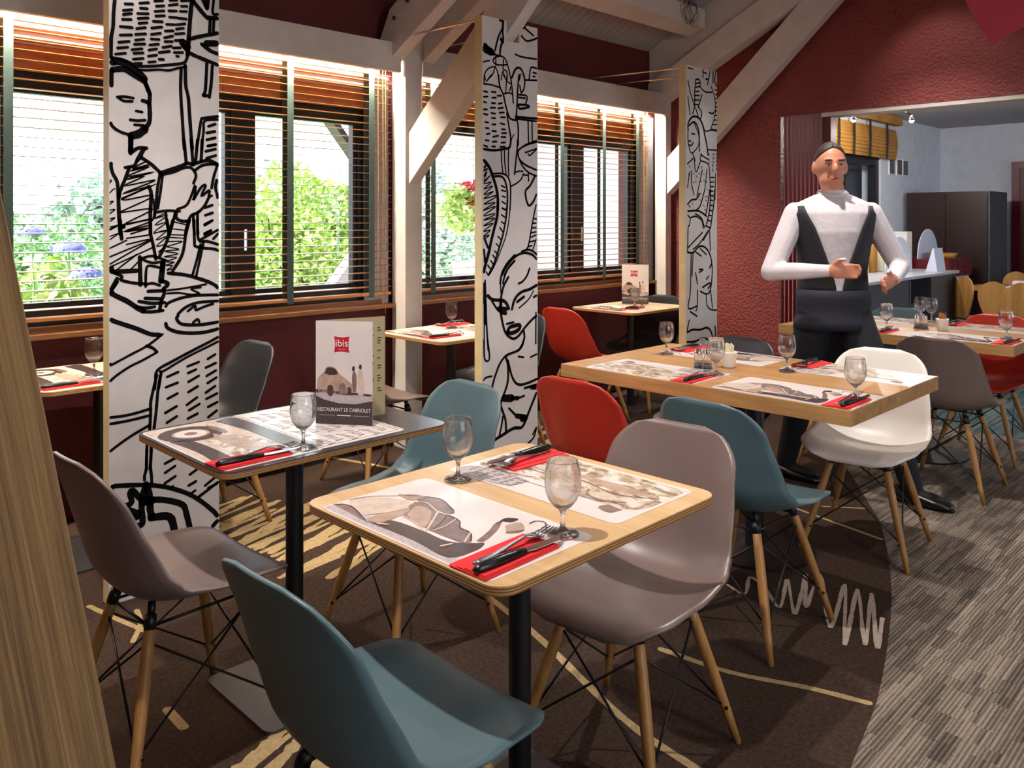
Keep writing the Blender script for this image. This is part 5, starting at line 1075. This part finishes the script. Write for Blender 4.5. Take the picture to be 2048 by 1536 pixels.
def bistro_chair(x, y, rz, label):
    root = thing('bistro_chair', label, 'chair', (x,y,0), rz, 'wooden bistro chairs')
    # heart shaped back, slightly bowed
    out = [(-.13,.46),(-.20,.62),(-.225,.74),(-.19,.82),(-.11,.855),(-.04,.835),(0,.80)]
    pts = out + [(-a,b) for a, b in reversed(out[:-1])]
    pts = [(p.x,p.y) for p in smooth_pts(pts, 3)]
    m = MB().prism(pts, 'x', -.215, -.20).obj('backrest', 'bistro_wood', root)
    MB().prism([(-.02,.735),(.02,.735),(.05,.725),(0,.715),(-.05,.725)], 'x', -.199, -.195).obj('hand_hole', 'wardrobe_brown', root)
    MB().prism(rrect(-.19,.21,-.20,.20,.08), 'z', .44, .455).obj('seat', 'bistro_wood', root)
    for sx, sy in ((1,1),(1,-1),(-1,1),(-1,-1)):
        MB().tube([(.16*sx,.15*sy,.438),(.20*sx,.18*sy,0)], .011, 8).obj('leg', 'steel', root, True)
    MB().tube([(-.185,.12,.44),(-.192,.12,.5),(-.192,.10,.62)], .010, 8).obj('back_strut', 'steel', root); MB().tube([(-.185,-.12,.44),(-.192,-.12,.5),(-.192,-.10,.62)], .010, 8).obj('back_strut', 'steel', root)
bistro_chair(8.16, 1.98, .15, 'wooden bistro chair with heart shaped back nearest the opening')
bistro_chair(8.70, 2.36, -.75, 'wooden bistro chair beside the round table and the drawers')
bistro_chair(9.50, 2.16, 3.3, 'wooden bistro chair behind the round table')
bistro_chair(10.3, 2.1, 0.4, 'wooden bistro chair by the dark red door')

# ------------------------------------------------------------------ the waiter
PC = dv*4.22 + rv*1.645
def PP(a, f, z): return PC + rv*a - dv*f + uz*z
fa = radians(-6)
FD = (-dv*cos(fa) + rv*sin(fa)); LT = (rv*cos(fa) + dv*sin(fa))          # facing, and his left (right in the picture)
def tc(mb, pts, rads, seg=12):
    P = [Vector(p) for p in pts]
    mb.tube(P, rads, seg); mb.ball(P[0], rads[0]*.995, seg, 8); mb.ball(P[-1], rads[-1]*.995, seg, 8)
bodyb = MB()
TOR = [(.88,.135,.10,0),(.94,.168,.118,0),(1.02,.166,.120,.0),(1.12,.158,.116,.0),(1.22,.170,.120,.005),(1.32,.186,.124,.008),(1.42,.212,.112,.004),(1.468,.184,.090,0),(1.505,.105,.072,-.005),(1.525,.058,.057,-.005)]
seg = 24; vs = []
for z, a, b, s in TOR:
    for k in range(seg):
        t = 2*pi*k/seg; vs.append(PC + LT*(a*cos(t)) + FD*(b*sin(t)+s) + uz*z)
fs = [(i*seg+k, i*seg+(k+1) % seg, (i+1)*seg+(k+1) % seg, (i+1)*seg+k) for i in range(len(TOR)-1) for k in range(seg)] + [tuple(range(seg-1,-1,-1)), tuple((len(TOR)-1)*seg+k for k in range(seg))]
bodyb.add(vs, fs)
HC = PC + FD*.025 + LT*(-.02) + uz*1.648
tc(bodyb, [PC+uz*1.44, PC+FD*.01+uz*1.53, HC-uz*.05], [.062,.056,.055])
def ell(mb, c, ax, seg=20, rings=14):
    vs = []
    for i in range(rings+1):
        ph = pi*i/rings
        for k in range(seg):
            th = 2*pi*k/seg; vs.append(c + ax[0]*(sin(ph)*cos(th)) + ax[1]*(sin(ph)*sin(th)) - ax[2]*cos(ph))
    mb.add(vs, [(i*seg+k, i*seg+(k+1) % seg, (i+1)*seg+(k+1) % seg, (i+1)*seg+k) for i in range(rings) for k in range(seg)])
ell(bodyb, HC+uz*.022, (LT*.077, FD*.096, uz*.108))
ell(bodyb, HC-uz*.055+FD*.022, (LT*.060, FD*.068, uz*.072))
ell(bodyb, HC+FD*.098-uz*.012, (LT*.014, FD*.022, uz*.030)); ell(bodyb, HC+FD*.090+uz*.012, (LT*.011, FD*.016, uz*.030))
ell(bodyb, HC+FD*.080+uz*.032, (LT*.050, FD*.018, uz*.012))
for s in (-1,1): ell(bodyb, HC+LT*(.078*s)-FD*.005+uz*.0, (LT*.012, FD*.020, uz*.032))
def hand(mb, wrist, hdir, side, down, s=1.0, thumb=1):
    h = hdir.normalized(); sd = (side - h*side.dot(h)).normalized(); dn = h.cross(sd).normalized()
    if dn.dot(down) < 0: dn = -dn
    pc = wrist + h*.045
    ell(mb, pc, (sd*.040, dn*.018, h*.052), 16, 10)
    for k, (o, L) in enumerate(((.030,.068),(.011,.078),(-.010,.073),(-.029,.056))):
        b0 = wrist + h*.080 + sd*o; b1 = b0 + h*(L*.45) + dn*(L*.12); b2 = b1 + h*(L*.30) + dn*(L*.28); b3 = b2 + h*(L*.12) + dn*(L*.28)
        tc(mb, [wrist+h*.05+sd*o*.9, b0, b1, b2, b3], [.0105,.0100,.0092,.0084,.0074], 8)
    t0 = wrist + h*.022 + sd*(.030*thumb); t1 = t0 + h*.028 + sd*(.024*thumb) + dn*.012; t2 = t1 + h*.030 + sd*(.004*thumb) + dn*.014
    tc(mb, [t0, t1, t2], [.013,.0115,.0085], 8)
sR = PC - LT*.186 + uz*1.415; sL = PC + LT*.186 + uz*1.415
eR = PP(-.325,.03,1.12); wR = PP(-.105,.215,1.135); eL = PP(.335,.02,1.145); wL = PP(.215,.215,1.095)
tc(bodyb, [sR, sR.lerp(eR,.5)-uz*.004, eR], [.060,.058,.052]); tc(bodyb, [eR, eR.lerp(wR,.45), wR], [.048,.044,.031])
tc(bodyb, [sL, sL.lerp(eL,.5)-uz*.004, eL], [.060,.058,.052]); tc(bodyb, [eL, eL.lerp(wL,.45), wL], [.048,.044,.031])
hR = (PP(.02,.27,1.135)-wR); hL = (PP(.10,.29,1.06)-wL)
hand(bodyb, wR, hR, uz, FD, 1, 1); hand(bodyb, wL, hL, uz, FD, 1, 1)
hipR = PC - LT*.085 + uz*.92; hipL = PC + LT*.085 + uz*.92
aR = Vector((4.19,2.08,.09)); aL = Vector((4.225,1.45,.085))
kR = hipR.lerp(aR,.52) + FD*.05; kL = hipL.lerp(aL,.52) + FD*.07
for h, k, a in ((hipR,kR,aR),(hipL,kL,aL)):
    tc(bodyb, [h, h.lerp(k,.5), k], [.098,.088,.068], 14); tc(bodyb, [k, k.lerp(a,.4), a], [.068,.066,.052], 14)
WALK = Vector((0,-1,0))
for a in (aR,aL): ell(bodyb, a+WALK*.06-uz*.045, (WALK*.11, Vector((.038,0,0)), uz*.032), 14, 8)
tmp = bodyb.obj('body_tmp', None)
md = tmp.modifiers.new('r', 'REMESH'); md.mode = 'VOXEL'; md.voxel_size = .0075
md = tmp.modifiers.new('s', 'SMOOTH'); md.factor = .5; md.iterations = 3
dg = bpy.context.evaluated_depsgraph_get(); dg.update()
bmesh_ = bpy.data.meshes.new_from_object(tmp.evaluated_get(dg)); bpy.data.objects.remove(tmp)
bmesh_.materials.clear()
for m in ('shirt','skin','trousers'): bmesh_.materials.append(MATS[m])
for p in bmesh_.polygons:
    c = p.center; p.use_smooth = True; mi = 0
    if c.z > 1.532: mi = 1
    elif c.z < .955 : mi = 2
    for w, hd in ((wR,hR.normalized()),(wL,hL.normalized())):
        d = (c-w); 
        if -.005 < d.dot(hd)-.01 < .24 and (d-hd*d.dot(hd)).length < .062: mi = 1
    p.material_index = mi
wt = thing('person', 'waiter in white shirt, dark waistcoat and long apron walking past the tables', 'person', (0,0,0))
ob('body', bmesh_, wt)
def wrap(name, mat, rows, th0, th1, grow, n=28, closed=False, zshift=None):
    """sheet around the torso; rows of (z, th0, th1); angles measured from facing"""
    vs = []; R = len(rows)
    for z, a0, a1 in rows:
        for i in range(len(TOR)-1):
            if TOR[i][0] <= z <= TOR[i+1][0]: break
        f = min(max((z-TOR[i][0])/(TOR[i+1][0]-TOR[i][0]),0),1)
        if z < TOR[0][0]: a, b, s = TOR[1][1], TOR[1][2], 0
        else: a, b, s = [TOR[i][k]+(TOR[i+1][k]-TOR[i][k])*f for k in (1,2,3)]
        g = grow(z) if callable(grow) else grow
        for k in range(n+1):
            t = radians(a0+(a1-a0)*k/n); vs.append(PC + LT*((a+g)*sin(t)) + FD*((b+g)*cos(t)+s) + uz*z)
    m = me(name, vs, [(i*(n+1)+k, i*(n+1)+k+1, (i+1)*(n+1)+k+1, (i+1)*(n+1)+k) for i in range(R-1) for k in range(n)], mat, True)
    o = ob(name, m, wt); md = o.modifiers.new('t', 'SOLIDIFY'); md.thickness = .004; return o
vr = [(.99,4),(1.05,6),(1.12,12),(1.20,21),(1.28,29),(1.35,35),(1.41,42),(1.455,52)]
wrap('waistcoat', 'waistcoat', [(z,g,178) for z, g in vr], 0, 0, .010); wrap('waistcoat', 'waistcoat', [(z,-178,-g) for z, g in vr], 0, 0, .010)
wrap('apron', 'apron', [(z, -88+max(0,(.72-z))*40, 88-max(0,(.72-z))*60) for z in (1.03,.99,.95,.91,.87,.83)], 0, 0, lambda z: .016 + max(0,.95-z)*.10)
# collar, hair, face, shoes
m = MB(); m.tube([PC + LT*(.066*sin(t)) + FD*(.064*cos(t)) + uz*(1.520-.014*cos(t)) for t in [radians(-155+310*k/24) for k in range(25)]], .012, 8); m.obj('collar', 'shirt', wt, True)
hb = MB(); vs = []; rows, n = 9, 28
for i in range(rows+1):
    for k in range(n+1):
        t = 2*pi*k/n; front = (1+cos(t))/2          # 1 at the forehead
        lim = pi*(.25 + .38*(1-front)**.75); ph = lim*i/rows
        vs.append(HC+uz*.024 + LT*(.079*sin(ph)*sin(t)) + FD*(.098*sin(ph)*cos(t)) + uz*(.110*cos(ph)))
hb.add(vs, [(i*(n+1)+k, i*(n+1)+k+1, (i+1)*(n+1)+k+1, (i+1)*(n+1)+k) for i in range(rows) for k in range(n)])
o = hb.obj('hair', 'hair', wt, True); md = o.modifiers.new('t', 'SOLIDIFY'); md.thickness = .004; md.offset = 1
for s in (-1,1):
    ell_b = MB(); ell(ell_b, HC+FD*.086+LT*(.030*s)+uz*.010, (LT*.012, FD*.007, uz*.0055), 12, 8); e = ell_b.obj('eye', 'print_white', wt, True)
    ell_b = MB(); ell(ell_b, HC+FD*.0925+LT*(.030*s)+uz*.010, (LT*.0055, FD*.003, uz*.0052), 10, 6); ell_b.obj('pupil', 'hair', e, True)
    ell_b = MB(); ell(ell_b, HC+FD*.094+LT*(.032*s)+uz*.034, (LT*.020, FD*.006, uz*.005), 12, 6); ell_b.obj('eyebrow', 'hair', wt, True)
ell_b = MB(); ell(ell_b, HC+FD*.087-uz*.058, (LT*.022, FD*.007, uz*.006), 12, 6); ell_b.obj('mouth', 'lip', wt, True)
for a in (aR,aL):
    s = MB(); pr_ = [(-.085,.036,.060),(-.07,.043,.075),(-.02,.045,.078),(.05,.050,.056),(.11,.052,.045),(.155,.046,.040),(.185,.028,.030),(.19,.012,.018)]; vs = []; sg = 14
    for x, w, h in pr_:
        for k in range(sg):
            t = 2*pi*k/sg; vs.append(Vector((a.x,a.y,0)) + WALK*x + Vector((w*cos(t),0,0)) + uz*(h*.5+ .002 + h*.5*max(-1,min(1,1.25*sin(t)))))
    s.add(vs, [(i*sg+k, i*sg+(k+1) % sg, (i+1)*sg+(k+1) % sg, (i+1)*sg+k) for i in range(len(pr_)-1) for k in range(sg)] + [tuple(range(sg-1,-1,-1)), tuple((len(pr_)-1)*sg+k for k in range(sg))])
    s.obj('shoe', 'shoe', wt, True)

# ------------------------------------------------------------------ garden beyond the windows
struct(MB().box(-12, 22, YW+.25, 40, -.45, -.25).obj('ground', 'lawn'), 'bright lawn outside the windows')
def foliage_mesh(c, rad, n, size, mat, seed, shell=.35):
    rnd = random.Random(seed); vs = []; fs = []
    for i in range(n):
        while True:
            p = Vector((rnd.uniform(-1,1), rnd.uniform(-1,1), rnd.uniform(-1,1)))
            if shell < p.length < 1: break
        lump = 1 + .18*sin(p.x*7+seed) * cos(p.z*6+seed*2)
        q = Vector((p.x*rad[0], p.y*rad[1], p.z*rad[2]))*lump
        d = Vector((rnd.uniform(-1,1), rnd.uniform(-1,1), rnd.uniform(-.6,.8))).normalized(); s = d.cross(Vector((rnd.uniform(-1,1), rnd.uniform(-1,1), rnd.uniform(-1,1)))).normalized()
        L = size*rnd.uniform(.7,1.3); w = L*.38; nn = d.cross(s)*L*.12; k = len(vs)
        vs += [q-d*L*.5, q+s*w+nn, q+d*L*.5, q-s*w+nn]; fs += [(k,k+1,k+2),(k,k+2,k+3)]
    return me('foliage', vs, fs, mat)
def shrub(name, label, c, rad, n, size, mat, seed, stem=True, cat='shrub', group='shrubs outside the windows'):
    root = thing(name, label, cat, (c[0],c[1],-.25), 0, group)
    o = ob('foliage', foliage_mesh(c, rad, n, size, mat, seed), root); o.location = (0,0,c[2]+.25)
    if stem:
        m = MB(); rnd = random.Random(seed+5)
        for k in range(5): m.tube([(rnd.uniform(-.06,.06),rnd.uniform(-.06,.06),0),(rnd.uniform(-.3,.3)*rad[0],rnd.uniform(-.3,.3)*rad[1],(c[2]+.25)*.6),(rnd.uniform(-.6,.6)*rad[0],rnd.uniform(-.5,.5)*rad[1],c[2]+.25+rad[2]*.5)], [.025,.018,.006], 6)
        m.obj('stem', 'bark', root)
    return root
shrub('leafy_bush', 'big fresh green leafy bush behind the left window', (3.98,6.7,.9), (.78,.5,1.0), 9000, .065, 'leaf_bright', 3)
shrub('leafy_bush', 'darker green bush left of the big leafy bush', (2.0,7.6,.6), (.7,.45,.85), 7000, .065, 'leaf_mid', 4)
shrub('hydrangea', 'hydrangea bush with blue flower heads outside the left window', (1.55,5.45,.35), (.75,.45,.70), 5000, .09, 'leaf_bright', 5)
for k, (x, y, z, r) in enumerate(((1.586,5.25,1.20,.095),(1.669,5.2,1.055,.085),(1.40,5.3,1.30,.08),(1.83,5.3,.86,.06),(2.35,5.4,1.05,.06))):
    o = thing('hydrangea_flower', ['round blue hydrangea head, largest in the left window','lower blue hydrangea head beside the drawn panel','pale violet hydrangea head near the leaning timber','small blue hydrangea head hidden low by the panel','small violet hydrangea head right of the drawn panel'][k], 'flower', (x,y,z), 0, 'blue hydrangea heads')
    rnd = random.Random(k); vs = []; fs = []
    for i in range(160):
        p = Vector((rnd.gauss(0,1), rnd.gauss(0,1), abs(rnd.gauss(0,1))*.8)).normalized(); q = Vector((p.x*r, p.y*r, p.z*r*.65)); a = p.orthogonal().normalized(); b = p.cross(a); s = r*.16; j = len(vs)
        vs += [q+a*s, q+b*s, q-a*s, q-b*s]; fs.append((j,j+1,j+2,j+3))
    ob('petals', me('petals', vs, fs, 'flower_blue'), o)
    MB().tube([(0,0,r*.3),(.02,.01,-.3),(0,.05,-z-.24)], .006, 5).obj('stalk', 'leaf_mid', o)
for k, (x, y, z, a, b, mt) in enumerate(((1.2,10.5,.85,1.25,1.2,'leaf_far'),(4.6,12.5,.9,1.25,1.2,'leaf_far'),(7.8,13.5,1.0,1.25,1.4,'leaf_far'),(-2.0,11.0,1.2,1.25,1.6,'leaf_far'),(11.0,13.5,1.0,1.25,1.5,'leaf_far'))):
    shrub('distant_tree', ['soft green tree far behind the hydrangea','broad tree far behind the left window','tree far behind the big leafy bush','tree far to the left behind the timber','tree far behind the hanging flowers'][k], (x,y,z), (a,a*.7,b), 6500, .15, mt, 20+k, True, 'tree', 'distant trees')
# white raking strut and outside wall
o = MB().prism([(3.02,-.25),(3.66,-.25),(3.66,1.27),(3.24,.80)], 'y', 5.15, 5.27).obj('garden_strut', 'outside_wall'); tag(o, 'white raking support outside the left window', 'support')
o = MB().prism([(3.10,2.36),(3.16,2.36),(3.80,1.61),(3.80,-.25),(3.74,-.25),(3.74,1.61)], 'y', 5.15, 5.27).obj('garden_strut', 'grey_metal'); tag(o, 'thin grey sloping strut outside the left window', 'support')
struct(MB().box(6.6, 12.0, 6.4, 6.6, -.25, 3.2).obj('wall_outside', 'outside_wall'), 'white rendered wing of the building outside')
struct(MB().box(4.5, 12.0, YW+.25, 6.6, 2.90, 3.0).obj('ceiling_porch_shade', 'outside_wall'), 'porch roof added to shade the wing outside the right window')  # roof slab added to keep sky light off the white wing
struct(MB().box(4.5, 12.0, 6.6, 6.7, 2.90, 3.2).obj('trim_5', 'outside_wall'), 'white eave outside the right window')
struct(MB().box(5.75, 6.0, 6.2, 6.6, -.25, .95).obj('wall_outside', 'outside_wall'), 'low white garden pillar outside')
hp = thing('hanging_pot', 'red hanging flower pot with trailing leaves outside', 'flower pot', (6.0,6.55,1.38), 0)
MB().lathe([(.0,0),(.08,0),(.13,.20),(.12,.20),(.075,.01),(0,.01)], 18, close=False).obj('pot', 'terracotta', hp, True)
o = ob('flowers', foliage_mesh((0,0,0), (.20,.20,.16), 260, .07, 'flower_red', 9), hp); o.location = (0,0,.26)
o = ob('leaves', foliage_mesh((0,0,0), (.34,.25,.26), 420, .09, 'leaf_bright', 10), hp); o.location = (-.18,0,.12)
MB().tube([(0,0,.2),(0,0,1.6)], .004, 5).obj('chain', 'grey_metal', hp)
